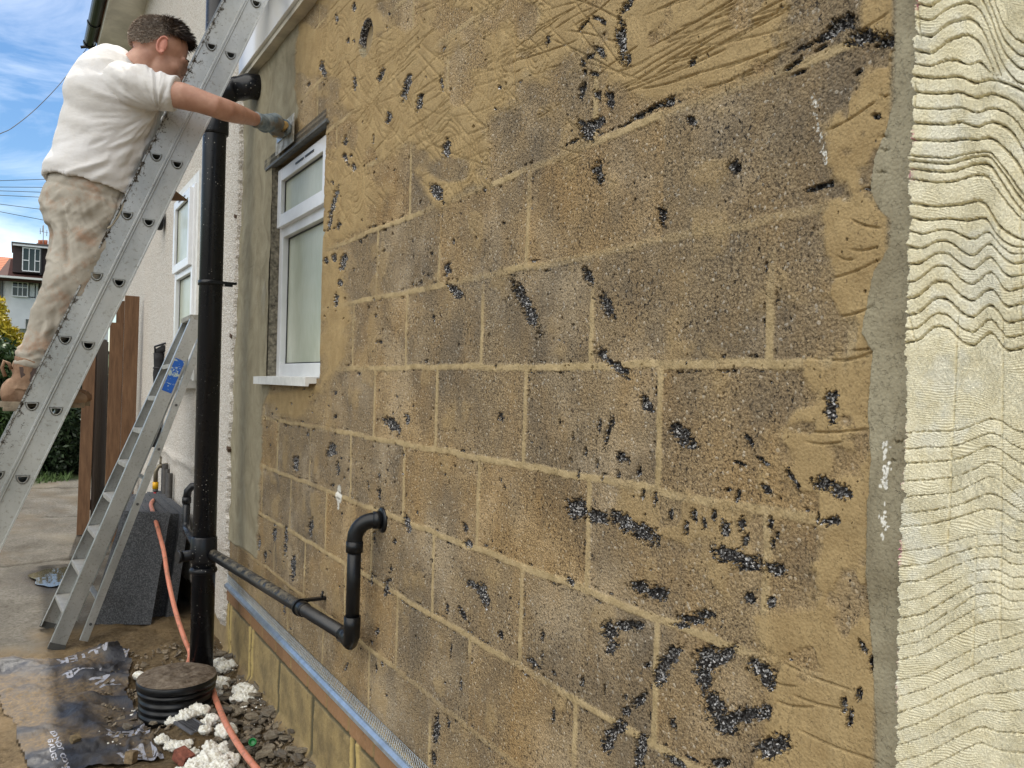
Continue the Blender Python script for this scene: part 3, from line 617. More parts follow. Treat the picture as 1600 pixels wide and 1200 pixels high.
# ---- pebbledash beyond the soil stack
def dash_wall():
    px = np.arange(410., 196., -.6); yy = np.array([W(x, 560)[1] for x in px]); yy = np.concatenate([yy[(yy < 9.7)], [9.72, 9.74]])
    zz = np.concatenate([np.arange(-.1, 3.6, .006), np.arange(3.6, 5.06, .02)])
    Yg, Zg = np.meshgrid(yy, zz)
    edge = 4.33+.11*sstep(3., .4, Zg)+(fbm(Zg*9, Zg*0+1, 4, 3, .65)-.5)*.09+(fbm(Zg*50, Zg*0, 2, 13)-.5)*.03
    edge = edge+.9*sstep(.42, .30, Zg+(vnoise(Yg*9, Zg*9)-.5)*.1)*0
    q = sstep(edge, edge+.02, Yg)
    q = q*sstep(.18, .22, Zg+(fbm(Yg*5, Zg, 3, 3)-.5)*.16+ (Yg-4.4)*.02*0)
    bell = np.exp(-((Zg-(.93+(fbm(Yg*3, Zg*0, 2, 8)-.5)*.06))/.03)**2)*sstep(4.9, 5.1, Yg)*.014
    h = q*(.020+(fbm(Yg*90, Zg*90, 2, 5, .8)-.5)*.006+(fbm(Yg*2, Zg*2, 3, 6)-.5)*.012+bell)
    oy, oz = (yy[1:]+yy[:-1])/2, (zz[1:]+zz[:-1])/2
    keep = ~(((oy > 5.42) & (oy < 6.12))[None, :] & ((oz > 1.47) & (oz < 2.74))[:, None])
    kq = (q[1:, 1:]+q[:-1, :-1]) > .02
    P = np.stack([-h-.001, Yg, Zg], -1)[:, ::-1]
    me = grid_mesh('pebbledash', P, (keep & kq)[:, ::-1], None); link('pebbledash', me, M['dash'], house)
    rb = flat('rust_brown', (.10, .06, .035), .9)
    for z in (2.86, 2.35, 1.72, 1.12): b = MB(); b.obox((-.012, 4.40+(z < 2)*.03, z), (.03, .04, .018), Matrix.Rotation(.3, 3, 'X')); b.build('broken_tie', rb, house)
dash_wall()

# ---- windows
def window(y0, y1, z0, z1, xf, tz, label, name='window', rev=True):
    w = empty('window', (xf, (y0+y1)/2, z0)); w.parent = house; w.location = Vector((xf, (y0+y1)/2, z0))-house.location
    w['label'] = label
    fw = .058
    def frame(a0, a1, b0, b1, x0, x1, t, nm, bev=.004):
        b = MB(); b.box((x0, a0, b0), (x1, a0+t, b1), bev); b.box((x0, a1-t, b0), (x1, a1, b1), bev)
        b.box((x0+.0012, a0+t-.002, b0), (x1-.001, a1-t+.002, b0+t), bev); b.box((x0+.0012, a0+t-.002, b1-t), (x1-.001, a1-t+.002, b1), bev)
        return b.build(nm, M['upvc'], w)
    f = frame(y0, y1, z0, z1, xf, xf+.06, fw, 'frame')
    b = MB(); b.box((xf+.001, y0+fw-.002, tz-.03), (xf+.058, y1-fw+.002, tz+.03), .004); b.build('transom', M['upvc'], w)
    sash = frame(y0+.03, y1-.03, tz+.012, z1-.022, xf-.022, xf+.02, .055, 'sash')
    bb = MB(); bb.box((xf-.0235, y0+.20, z1-.052), (xf-.0222, y0+.315, z1-.044)); bb.box((xf-.0235, y0+.335, z1-.052), (xf-.0222, y0+.45, z1-.044)); bb.build('trickle_vent', M['gasket'], sash)
    g = Mt('obscured_glass', .12, .5); nn = g.noise(40, 4, .6, g.vec((1, 1, .35))); z_ = g.xyz()[2]
    g.color(g.mix(g.ramp(g.noise(3, 3), [(.3, 0), (.7, 1)]), (.40, .43, .33), (.56, .58, .47))); g.rough((.22,)*3); g.bump(nn, .35, .004)
    for (a, c_, x) in ((z0+fw, tz-.03, xf+.03), (tz+.067, z1-.077, xf)):
        b = MB(); b.box((x, y0+fw+.001+(x == xf)*.028, a), (x+.006, y1-fw-.001-(x == xf)*.028, c_)); b.build('pane', g.m, w)
        e = (x == xf)*.028; k = .006; b = MB()
        ya, yb = y0+fw+e, y1-fw-e
        b.box((x-.004, ya, a), (x-.001, ya+k, c_)); b.box((x-.004, yb-k, a), (x-.001, yb, c_)); b.box((x-.0035, ya+k, a), (x-.001, yb-k, a+k)); b.box((x-.0035, ya+k, c_-k), (x-.001, yb-k, c_)); b.build('gasket', M['gasket'], w)
    return w
w1 = window(3.0, 3.755, 1.51, 2.472, .036, 2.175, 'white framed window with frosted glass set in the bare blockwork')
b = MB(); b.prism([Vector((-.045, 3.04, 1.508)), Vector((.07, 3.04, 1.515)), Vector((.07, 3.04, 1.49)), Vector((-.030, 3.04, 1.484)), Vector((-.032, 3.04, 1.474)), Vector((-.045, 3.04, 1.474))], (0, .80, 0))
b.build('sill', M['upvc2'], w1)
b = MB(); b.box((-.001, 3.757, 1.49), (.075, 3.80, 2.475)); b.build('reveal', flat('rough_reveal', (.27, .24, .18), .95, var=.4, sc=60, bump=.004), w1)
b = MB(); b.prism([Vector((-.012, 2.97, 2.486)), Vector((-.014, 2.97, 2.474)), Vector((-.008, 2.97, 2.471)), Vector((.015, 2.97, 2.474)), Vector((.015, 2.97, 2.480)), Vector((-.006, 2.97, 2.480)), Vector((-.005, 2.97, 2.486))], (0, .88, 0))
sb = b.build('stop_bead', flat('dull_zinc', (.15, .155, .15), .6, .4, .4, var=.2, sc=25), w1)
b = MB()
for i in range(95):
    y = 2.99+i*.0095
    for k in range(4): b.tube([(-.007, y+(k % 2)*.0045, 2.486+k*.011), (-.0075, y+.0045-(k % 2)*.0045*1, 2.497+k*.011)], .0010, 4, cap=False)
b.build('mesh_wing', bpy.data.materials['dull_zinc'], sb)
w2 = window(5.43, 6.11, 1.48, 2.73, -.055, 2.2, 'white framed window with frosted glass in the pebbledash wall')
b = MB(); b.box((-.10, 5.38, 1.425), (.0, 6.16, 1.475), .004); b.box((-.040, 5.36, 1.474), (.02, 5.428, 2.80)); b.box((-.040, 6.112, 1.474), (.02, 6.2, 2.80)); b.box((-.039, 5.427, 2.732), (.02, 6.113, 2.80)); b.build('surround', M['upvc2'], w2)

# ---- fascia over the block wall, eaves and gutter at the far corner
s = Mt('white_fascia', .12, .5); s.color(s.mix(s.ramp(s.noise(1.6, 3, .5, s.vec((1, 1, .25))), [(.45, 0), (.6, 1)]), (.80, .78, .73), (.90, .91, .93))); M['fascia'] = s.m
b = MB(); b.box((-.066, -2, 3.028), (.02, 4.22, 3.62), .004); b.build('fascia_board', M['fascia'], house)
b = MB(); b.box((-.05, -2, 3.003), (.012, 4.20, 3.026)); b.build('soffit_trim', flat('cream_trim', (.62, .57, .45), .5, var=.15, sc=9), house)
b = MB(); b.box((-.30, 4.3, 5.04), (.03, 9.95, 5.065)); b.box((-.33, 4.3, 5.02), (-.302, 9.95, 5.20)); b.box((-.31, 9.951, 5.00), (.03, 9.975, 5.22))
b.build('soffit', flat('cream_soffit', (.78, .75, .66), .6, var=.15, sc=4), house)
b = MB(); n = 10
sec = [Vector((-.395+.058*math.cos(PI_+PI_*k/n), 4.3, 5.14+.062*math.sin(PI_+PI_*k/n))) for k in range(n+1)]+[Vector((-.395+.052*math.cos(-PI_*k/n), 4.3, 5.14+.056*math.sin(-PI_*k/n))) for k in range(n+1)]
b.prism(sec, (0, 5.75, 0)); gut = b.build('gutter', M['black_plastic'], house)
for y in (6.5, 8.2, 9.4, 10.0):
    b = MB(); b.prism([p+Vector((-.395, 0, 5.14))*0+Vector((0, y-4.3, 0)) for p in [Vector((-.395+.066*math.cos(PI_+PI_*k/n), 4.3, 5.14+.070*math.sin(PI_+PI_*k/n))) for k in range(n+1)]], (0, .05, 0))
    b.build('gutter_bracket', M['black_plastic'], gut)
b = MB(); b.tube([(-.48, 10.04, 5.07), (-.40, 10.02, 5.09), (-.2, 10.0, 5.03), (.02, 10.0, 4.99)], .016); b.build('cable_arm', M['black_plastic'], gut)
# boiler flue on the far wall
fl = W(258, 345, .02); b = MB(); b.lathe((fl.x-.02, fl.y, fl.z), [(.075, 0), (.08, -.01), (.08, -.03), (.05, -.04)], 24, (1, 0, 0)); b.lathe((fl.x-.03, fl.y, fl.z), [(.042, 0), (.042, -.16), (.036, -.17), (.03, -.16)], 24, (1, 0, 0))
tag(b.build('flue_terminal', M['black_plastic'], None, True), 'round black boiler flue sticking out of the pebbledash wall beside the ladder', 'flue')

# ================================================================== GROUND
def terr(x, y):
    """height of the ground near the camera"""
    x = np.asarray(x, float); y = np.asarray(y, float)
    z = (fbm(x*2.2, y*2.2, 4, 3)-.5)*.05*(y < 60)
    soil = soilmask(x, y)
    z = z+soil*((fbm(x*9, y*9, 5, 13)-.5)*.07-.01)
    z = z-.16*np.exp(-(((x+.27)/.12)**2+((y-4.28)/.14)**2))             # dug hole by the soil stack
    z = z-.05*np.exp(-(((x+.46)/.13)**2+((y-3.95)/.38)**2))
    z = z+.045*np.exp(-(((x+.33)/.17)**2+((y-3.60)/.15)**2))+.02*np.exp(-(((x+.15)/.15)**2+((y-3.8)/.4)**2))
    z = z+.05*np.exp(-(((x)/.10)**2))*sstep(2.6, 3.2, y)*sstep(5, 4.2, y)
    z = z+.16*np.clip(y-17, 0, 1e9)**1.0*.62*sstep(16, 30, y)*(y < 1e3)*np.clip(1-(y-90)/200, 0, 1)*.5
    return z
def soilmask(x, y):
    n = (fbm(x*2.6, y*2.6, 4, 23)-.5)*.9
    a = sstep(5.15, 4.9, y+n*.5)*sstep(-1.9, -1.5, x+n*.2)
    b = sstep(5.7, 5.3, y+n*.4)*sstep(-.95, -.7, x+n*.3)
    return np.maximum(a*.9, b)
def ground():
    xs = np.concatenate([-np.geomspace(220, 3.3, 26), np.arange(-3.2, .03, .011), [.5, 2, 6, 20, 80, 220]])
    ys = np.concatenate([np.linspace(-60, 2.2, 16), np.arange(2.4, 5.8, .011), np.arange(5.82, 15, .035), np.geomspace(15.2, 320, 46)])
    X, Yv = np.meshgrid(xs, ys); Z = terr(X, Yv); S = soilmask(X, Yv)
    pr_ = np.hypot((X+.70)/.22, (Yv-6.72)/.42); pud = sstep(1.35, 1., pr_); Z = Z*(1-pud)+(.021-.02*sstep(.95, .6, pr_))*pud
    crack = np.abs(((Yv+X*.12+(fbm(X*1.5, Yv*1.5, 3, 5)-.5)*.5-6.2)/2.3) % 1-.5)*2.3
    crack = 1-sstep(.01, .05, crack+(vnoise(X*30, Yv*30)-.5)*.03)
    Z -= crack*.015*(1-S)*(Yv > 5.6)*(Yv < 14)
    damp = sstep(.9, .2, np.hypot((X+.74)/.42, (Yv-6.65)/.75)+(fbm(X*4, Yv*4, 3, 9)-.5)*.8)
    green = sstep(12.3, 13.6, Yv+(fbm(X*2, Yv*2, 4, 6)-.5)*2)
    P = np.stack([X, Yv, Z], -1)
    s = Mt('ground', .9, .25); A = s.attr('mask_a'); B_ = s.attr('mask_b')
    f = s.noise(45, 7, .7); g = s.noise(3, 6, .65, s.vec((1, .6, 1))); h = s.noise(180, 3, .7)
    con = s.mix(s.ramp(g, [(.3, 0), (.7, 1)]), (.095, .085, .068), (.225, .21, .18)); con = s.mix(s.math('MULTIPLY', s.ramp(f, [(.42, 0), (.66, 1)]), .8), con, (.065, .052, .036)); con = s.mix(s.ramp(s.noise(1.7, 6, .7, s.vec((1, .5, 1))), [(.48, 0), (.62, .65)]), con, (.13, .10, .065))
    con = s.mix(s.ramp(s.noise(1.1, 4, .6), [(.5, 0), (.7, .5)]), con, (.25, .22, .165))
    so_ = s.mix(s.ramp(f, [(.3, 0), (.68, 1)]), (.075, .05, .025), (.26, .19, .105)); so_ = s.mix(s.ramp(h, [(.6, 0), (.68, .5)]), so_, (.36, .29, .19)); so_ = s.mix(s.ramp(g, [(.45, 0), (.6, .5)]), so_, (.30, .21, .11))
    c = s.mix(A[0], con, so_); c = s.mix(A[1], c, (.05, .042, .03)); c = s.mix(s.math('MULTIPLY', A[2], .9), c, (.06, .048, .034))
    c = s.mix(B_[0], c, s.mix(f, (.02, .035, .01), (.07, .09, .03)))
    s.color(c); s.rough(s.mix(A[2], (.9,)*3, (.35,)*3)); s.bump(s.math('ADD', f, h), .9, .012)
    me = grid_mesh('ground', P, None, {'mask_a': np.stack([S, crack*(Yv > 5.6)*(Yv < 14), damp], -1), 'mask_b': np.stack([green, S*0, S*0], -1)})
    tag(link('ground', me, s.m), kind='structure')
    # puddle in the concrete
    a = np.linspace(0, 2*PI_, 60, endpoint=False); b = MB(); c = Vector((-.70, 6.72, 0))
    r = 1+(vnoise(np.cos(a)*2+5, np.sin(a)*2+5, 3)-.5)*.4
    vs_ = [b.bm.verts.new((c.x+.17*r[i]*math.cos(a[i]), c.y+.33*r[i]*math.sin(a[i]), .0195)) for i in range(60)]; b.face(vs_)
    w = Mt('puddle_water', .03, .6); w.color((.10, .085, .055)); w.bump(w.noise(6, 2), .05, .01)
    tag(b.build('puddle', w.m), 'shallow puddle lying in a dip of the concrete path', kind='structure')
ground()

# ---- damp-proof membrane with its print
MEM = [(-60, 1012), (0, 1020), (70, 1019), (120, 1012), (190, 1003), (207, 1028), (196, 1062), (212, 1100), (236, 1140), (262, 1166), (205, 1178), (140, 1192), (60, 1214), (46, 1200), (20, 1120), (-4, 1078), (-60, 1060)]
def mem_h(x, y):
    u, v = proj(x, y, .03)
    z = np.maximum(terr(x, y), -.03)+.016
    z = z+(fbm(x*5+y*3, y*1.6-x, 4, 31)-.5)*.045
    r = np.abs(fbm(x*6+y*2.2, y*5-x*2, 3, 41)-.5); z = z+.022*np.exp(-(r/.03)**2)*sstep(-.62, -.52, x)
    ridge = (y-4.42+.55*(x+.5)+(vnoise(x*9, y*3)-.5)*.06); z = z+.035*np.exp(-(ridge/.045)**2)*sstep(-.85, -.6, x)
    ridge = (y-4.1+.5*(x+.5)+(vnoise(x*7, y*3, 4)-.5)*.08); z = z+.03*np.exp(-(ridge/.05)**2)*sstep(-.8, -.6, x)
    return z
def membrane():
    xs = np.arange(-1.4, -.36, .007); ys = np.arange(3.1, 5.25, .008); X, Yv = np.meshgrid(xs, ys)
    U, V = proj(X, Yv, .03); k = poly_mask(U, V, MEM, 1.)+(vnoise(X*18, Yv*18)-.5)*8; Z = mem_h(X, Yv)
    kk = (k[1:, 1:] > 0) & (k[:-1, :-1] > 0)
    dirt_shade = sstep(.47, .64, fbm(X*3.2, Yv*3.2+2, 4, 71)*.8+.1+.35*np.clip((.035-(Z-terr(X, Yv)))*12, -.4, .5)); 
    s = Mt('black_polythene', .28, .5); A = s.attr('mask_a'); f = s.noise(60, 6, .7); g = s.noise(7, 6, .7, s.vec((1, .4, 1), (0, 0, .5)))
    c = s.mix(g, (.012, .013, .018), (.03, .031, .038)); c = s.mix(s.ramp(g, [(.53, 0), (.62, .3)]), c, (.12, .11, .095))
    k2 = s.math('MULTIPLY', A[0], s.ramp(f, [(.38, .35), (.6, 1)]))
    c = s.mix(k2, c, s.mix(f, (.09, .06, .032), (.24, .175, .10))); s.color(c); s.rough(s.mix(k2, s.mix(g, (.42,)*3, (.62,)*3), (.9,)*3)); s.bump(s.math('ADD', g, s.math('MULTIPLY', f, .3)), .7, .012)
    me = grid_mesh('damp_proof_sheet', np.stack([X, Yv, Z], -1), kk, {'mask_a': np.stack([dirt_shade, dirt_shade, dirt_shade], -1)})
    o = tag(link('damp_proof_sheet', me, s.m), 'muddy black plastic damp proof sheet with grey print lying crumpled on the soil', 'plastic sheet')
    lm = Mt('grey_print', .5, .4); n = lm.noise(50, 5, .7); lm.color(lm.mix(lm.ramp(n, [(.5, 0), (.6, 1)]), (.34, .35, .40), (.16, .13, .09)))
    def word(txt, pa, pb, size, stretch=1.):
        """printed word; pa, pb = start and end of its baseline in survey pixels"""
        cu = bpy.data.curves.new('print', 'FONT'); cu.body = txt; cu.size = 1; cu.resolution_u = 2; cu.offset = .03
        t = bpy.data.objects.new('print', cu); COL.objects.link(t); dg = bpy.context.evaluated_depsgraph_get(); dg.update()
        me = bpy.data.meshes.new_from_object(t.evaluated_get(dg)); bpy.data.objects.remove(t)
        bm = bmesh.new(); bm.from_mesh(me); bpy.data.meshes.remove(me)
        w = max(v.co.x for v in bm.verts)
        for it in range(3): bmesh.ops.subdivide_edges(bm, edges=[e for e in bm.edges if e.calc_length() > .12], cuts=1); bmesh.ops.triangulate(bm, faces=bm.faces[:])
        A_ = G(*pa, .03); B__ = G(*pb, .03); ex = (B__-A_); L_ = ex.length; ex.normalize(); ey = Vector((-ex.y, ex.x, 0))
        for v in bm.verts:
            p = A_+ex*(v.co.x/w*L_)+ey*(v.co.y*size); v.co = Vector((p.x, p.y, float(mem_h(p.x, p.y))+.0016))
        me = bpy.data.meshes.new('printed_word'); bm.to_mesh(me); bm.free(); link('printed_word', me, lm.m, o)
    word('TER', (248, 1152), (182, 1166), .14); word('TER', (236, 1122), (164, 1130), .14)
    word('ALTER', (170, 1009), (88, 1021), .12); word('A', (202, 1013), (192, 1014), .11); word('ALTER', (158, 1034), (96, 1046), .10)
    word('AV', (190, 1056), (164, 1045), .12)
    word('DO NOT COVER', (78, 1134), (106, 1200), .026); word('GAUGE', (74, 1148), (82, 1180), .026); word('900', (96, 1186), (104, 1206), .03)
membrane()

# ---- inspection chamber
ch = empty('inspection_chamber', (-.345, 3.83, -.02), 'round black ribbed inspection chamber with a mud covered lid', 'drain chamber')
b = MB(); c0 = (-.345, 3.83, 0); pr_ = [(.150, -.10)]
for z in (.02, .05, .08): pr_ += [(.150, z-.012), (.157, z-.008), (.157, z+.002), (.150, z+.006)]
pr_ += [(.150, .105), (.163, .110), (.163, .122), (.152, .126), (.152, .130)]
b.lathe(c0, pr_, 64); b.build('shaft', M['black_plastic'], ch, True)
b = MB(); b.lathe(c0, [(.150, .132), (.166, .133), (.168, .140), (.168, .158), (.162, .166), (.01, .166)], 64); lid = b.build('lid', M['black_plastic'], ch, True)
def mudcap():
    t = bmesh.new(); n = 64
    rings = [[t.verts.new((c0[0], c0[1], .175))]*1]
    R = []
    for i in range(1, 26):
        r = .165*i/25; ring = []
        for k in range(n):
            a = 2*PI_*k/n; x = c0[0]+r*math.cos(a); y = c0[1]+r*math.sin(a)
            hh = .166+.012*(1-(i/25)**6)+(float(fbm(x*28, y*28, 4, 3))-.5)*.026*(1-(i/25)**8); ring.append(t.verts.new((x, y, hh)))
        R.append(ring)
    for k in range(n): t.faces.new([rings[0][0], R[0][k], R[0][(k+1) % n]])
    for i in range(len(R)-1):
        for k in range(n): t.faces.new([R[i][k], R[i+1][k], R[i+1][(k+1) % n], R[i][(k+1) % n]])
    me = bpy.data.meshes.new('mud'); t.to_mesh(me); t.free()
    s = Mt('drying_mud', .95, .2); f = s.noise(40, 7, .7); g = s.noise(9, 4); s.color(s.mix(s.ramp(s.math('ADD', s.math('MULTIPLY', f, .6), s.math('MULTIPLY', g, .4)), [(.4, 0), (.62, 1)]), (.085, .06, .04), (.27, .22, .165))); s.bump(f, .9, .01)
    link('mud', me, s.m, lid, True); M['mud'] = s.m
mudcap()

# ---- slates and rubble
def chip_mesh(seed, flatm=True):
    r = random.Random(seed); t = bmesh.new(); n = r.randint(5, 8); a0 = r.uniform(0, 6)
    rr_ = [r.uniform(.6, 1.1) for _ in range(n)]; el = r.uniform(.55, 1.); th = r.uniform(.10, .2)
    lo = [t.verts.new((rr_[i]*math.cos(a0+2*PI_*i/n), el*rr_[i]*math.sin(a0+2*PI_*i/n), -th)) for i in range(n)]
    hi = [t.verts.new((v.co.x*r.uniform(.8, .97), v.co.y*r.uniform(.8, .97), th*r.uniform(.6, 1.2))) for v in lo]
    t.faces.new(hi); t.faces.new(lo[::-1])
    for i in range(n): t.faces.new([lo[i], lo[(i+1) % n], hi[(i+1) % n], hi[i]])
    bmesh.ops.bevel(t, geom=t.edges[:], offset=.04, segments=1, affect='EDGES')
    me = bpy.data.meshes.new('slate_chip'); t.to_mesh(me); t.free(); return me
def stone_mat():
    s = Mt('muddy_slate', .75, .35); oi = s.t.nodes.new('ShaderNodeObjectInfo'); f = s.noise(2.2, 6, .7); 
    c = s.mix(oi.outputs['Random'], (.15, .14, .125), (.33, .28, .20)); c = s.mix(s.ramp(f, [(.42, 0), (.6, .8)]), c, (.17, .13, .085)); s.color(c); s.bump(f, .6, .08); return s.m
M['slate'] = stone_mat()
prot = [chip_mesh(i) for i in range(7)]
for p in prot: p.materials.append(M['slate'])
SLATE = [(385, 1040, 34), (375, 1010, 20), (355, 1065, 22), (388, 1062, 24), (365, 1088, 24), (398, 1100, 20), (395, 1128, 26), (420, 1125, 26), (435, 1140, 22), (400, 1150, 24), (425, 1160, 30), (445, 1165, 24), (375, 1120, 20), (385, 1170, 24), (412, 1180, 26), (440, 1190, 26), (460, 1180, 24), (465, 1198, 22), (400, 1200, 26), (478, 1196, 20), (378, 1195, 22), (350, 1098, 18), (410, 1078, 14), (430, 1112, 16), (225, 1115, 18), (210, 1105, 14), (200, 1122, 14), (240, 1128, 14), (352, 1190, 20), (330, 1118, 20), (318, 1098, 24), (340, 1028, 16), (362, 1024, 16), (395, 1088, 16), (415, 1100, 16), (362, 1140, 16), (455, 1150, 16), (368, 1158, 16), (430, 1205, 20), (455, 1214, 22), (490, 1210, 20), (230, 1098, 12), (218, 1088, 10), (470, 1165, 14), (448, 1130, 12), (404, 1060, 12), (350, 1048, 12), (340, 1170, 14)]
rs = random.Random(9); ZG = .035
for i in range(95):
    t = rs.random(); y = 1025+175*t; SLATE.append((rs.uniform(335+25*t, 395+95*t), y+rs.uniform(-8, 12), rs.uniform(9, 24)))
def place(me, name, p, sc, rot, label, cat, group, parent=None):
    o = bpy.data.objects.new(name, me); COL.objects.link(o); o.location = p; o.scale = sc; o.rotation_euler = rot; tag(o, label, cat, group); return o
for i, (x, y, w) in enumerate(SLATE):
    p = G(x, y, ZG); d = (p-Vector(CAM)).dot(Vector(FW)); r = w/2*d/FPX*1.35; p.z = float(terr(p.x, p.y))+.022+rs.random()*.02
    place(prot[i % 7], 'slate_chip', p, (r, r, r*.8), (rs.gauss(0, .17), rs.gauss(0, .17), rs.uniform(0, 6.3)), 'flat chip of broken slate in the muddy rubble along the plinth', 'slate chip', 'slate chips along the plinth')
def rubble():
    b = bmesh.new(); r = random.Random(4); n = 0
    proto = []
    for p in prot:
        t = bmesh.new(); t.from_mesh(p); proto.append(([v.co.copy() for v in t.verts], [[v.index for v in f.verts] for f in t.faces])); t.free()
    while n < 3200:
        x = r.uniform(-.62, -.01); y = r.uniform(2.9, 4.75)
        k = (1 if x > -.30-.0*(y-3) else .35)*(1 if y < 4.3 else .3)
        u, v = proj(x, y, .03)
        if x < -.36 and v > 1150 and u < 300: continue
        if r.random() > k or (x+.345)**2+(y-3.83)**2 < .155**2: continue
        s_ = min(.022, max(.0035, r.lognormvariate(math.log(.0085), .5))); R = Matrix.Rotation(r.uniform(0, 6.3), 3, 'Z') @ Matrix.Rotation(r.gauss(0, .5), 3, 'X') @ Matrix.Rotation(r.gauss(0, .5), 3, 'Y')
        c = Vector((x, y, float(terr(x, y))+s_*.5+r.random()*.012)); vs_, fs = proto[n % 7]
        nv = [b.verts.new(c+R @ (q*s_)) for q in vs_]
        for f in fs: b.faces.new([nv[j] for j in f])
        n += 1
    me = bpy.data.meshes.new('rubble'); b.to_mesh(me); b.free()
    s = Mt('small_rubble', .85, .3); v = s.vor(60, out='Color'); s.color(s.mix(s.ramp(v, [(.1, 0), (.9, 1)]), (.08, .068, .052), (.30, .24, .165)))
    tag(link('rubble', me, s.m), kind='stuff'); 
rubble()

# ---- lumps of white plaster/foam
def lump(parts, seed, name='plaster_lump', label='', size=1., rgh=.35):
    b = MB(); r = random.Random(seed)
    for (px, py, w, h) in parts:
        p = G(px, py, .05); d = (p-Vector(CAM)).dot(Vector(FW)); k = d/FPX; z = float(terr(p.x, p.y))+.02
        rx, rz = w/2*k, h/2*k*1.0
        b.ellip((p.x, p.y, z+rz*.35), (rx*1.12, rx*1.0+rz*.35, max(rz*.82, .012)), Matrix.Rotation(r.uniform(0, 3), 3, 'Z'), 20, 14)
    o = b.build(name, None, None, True)
    bake(o, [('REMESH', dict(mode='VOXEL', voxel_size=.0038)), ('SMOOTH', dict(iterations=2))])
    me = o.data; n = len(me.vertices); co = np.empty(n*3); me.vertices.foreach_get('co', co); co = co.reshape(-1, 3); nn = np.empty(n*3); me.vertices.foreach_get('normal', nn); nn = nn.reshape(-1, 3)
    dsp = (fbm(co[:, 0]*45+co[:, 2]*31, co[:, 1]*45-co[:, 2]*27, 4, seed, .6)-.5)*.036*rgh/.35
    dsp = dsp-(np.abs(fbm(co[:, 0]*70+co[:, 2]*50, co[:, 1]*70-co[:, 2]*40, 3, seed+5, .7)-.5))*.030*rgh/.35; co += nn*dsp[:, None]; me.vertices.foreach_set('co', co.reshape(-1)); me.materials.append(M['foam']); me.polygons.foreach_set('use_smooth', [True]*len(me.polygons)); me.update()
    return tag(o, label, 'plaster lump')
s = Mt('white_foam', .9, .2); f = s.noise(70, 5, .65); s.color(s.mix(s.ramp(f, [(.35, 0), (.55, 1)]), (.62, .58, .46), (.86, .85, .79))); s.bump(f, .8, .005); M['foam'] = s.m
lump([(218, 1038, 17, 17)], 1, label='round white lump behind the left edge of the chamber lid', rgh=.1)
lump([(237, 1030, 16, 14), (245, 1027, 12, 10)], 2, label='white lump half hidden behind the chamber lid, next to the round one', rgh=.12)
lump([(345, 1035, 20, 22), (352, 1048, 22, 26), (347, 1060, 20, 22), (344, 1072, 18, 20), (341, 1083, 14, 16)], 3, label='tall crumbling white lump standing right of the chamber lid')
lump([(378, 1084, 26, 24), (391, 1087, 22, 20), (374, 1094, 24, 20), (388, 1095, 24, 18)], 4, label='white and grey crumbly lump on slates close to the plinth')
lump([(290, 1128, 26, 18), (310, 1118, 30, 22), (328, 1128, 24, 24), (322, 1142, 18, 14), (338, 1126, 14, 12)], 5, label='white lump lying across the broken grille')
lump([(254, 1147, 20, 14), (270, 1152, 24, 17), (288, 1156, 22, 14), (304, 1162, 20, 10)], 6, label='long thin white lump on the edge of the black plastic sheet')
lump([(267, 1122, 20, 10)], 7, label='small flat white lump between the chamber and the grille')
lump([(352, 1140, 26, 30), (350, 1158, 24, 26), (330, 1158, 20, 26), (328, 1178, 34, 30), (350, 1180, 44, 24), (310, 1185, 34, 18), (318, 1195, 36, 22), (345, 1195, 34, 22)], 8, label='largest ragged white lump beside the orange hose')
lump([(283, 1192, 18, 20), (290, 1203, 14, 14)], 9, label='white lump at the bottom edge near the brick fragment', rgh=.2)
lump([(219, 1079, 14, 8), (217, 1082, 12, 8)], 10, label='small white crumb left of the chamber, the upper one', rgh=.1)
lump([(207, 1093, 10, 6), (204, 1096, 10, 6)], 11, label='small sliver of white left of the chamber at its foot', rgh=.1)
def crumbs():
    b = MB(); r = random.Random(3)
    for i in range(110):
        x, y = r.choice([(400, 1115), (405, 1105), (210, 1085), (350, 1060), (360, 1100), (300, 1120), (300, 1160), (170, 1143), (340, 1010), (380, 1110)]); p = G(r.gauss(x, 12), r.gauss(y, 8), .05)
        s_ = r.uniform(.0015, .005); b.ellip((p.x, p.y, float(terr(p.x, p.y))+.03), (s_, s_, s_*.7), None, 6, 4)
    tag(b.build('white_crumbs', M['foam']), kind='stuff')
crumbs()
# grille, bottle cap, brick fragment
def grille():
    A_ = G(275, 1130, .07); b = MB(); ex = (G(310, 1152, .05)-A_).normalized(); ey = Vector((-ex.y, ex.x, 0)); ez = Vector((0, 0, 1)); R = Matrix((ex, ey, ez)).transposed()
    b.obox(A_+ex*.05, (.12, .012, .010), R, .002); b.obox(A_+ex*.05+ey*.07, (.12, .008, .010), R, .002)
    for i in range(11): b.obox(A_+ex*(-.004+.0108*i)+ey*.035, (.0032, .07, .006), R)
    tag(b.build('grille', flat('grey_grille', (.12, .125, .14), .5)), 'broken grey plastic grille under the white lumps', 'grille')
grille()
p = G(395, 1164, .05); b = MB(); b.lathe((p.x, p.y, float(terr(p.x, p.y))+.055), [(.012, 0), (.0155, 0), (.0155, .016), (.013, .018), (.0125, .004), (.004, .004)], 24, (-.3, -.75, .6)); tag(b.build('bottle_cap', flat('green_plastic', (.01, .22, .05), .3, .5, var=.05), None, True), 'bright green plastic bottle cap among the slate chips', 'bottle cap')
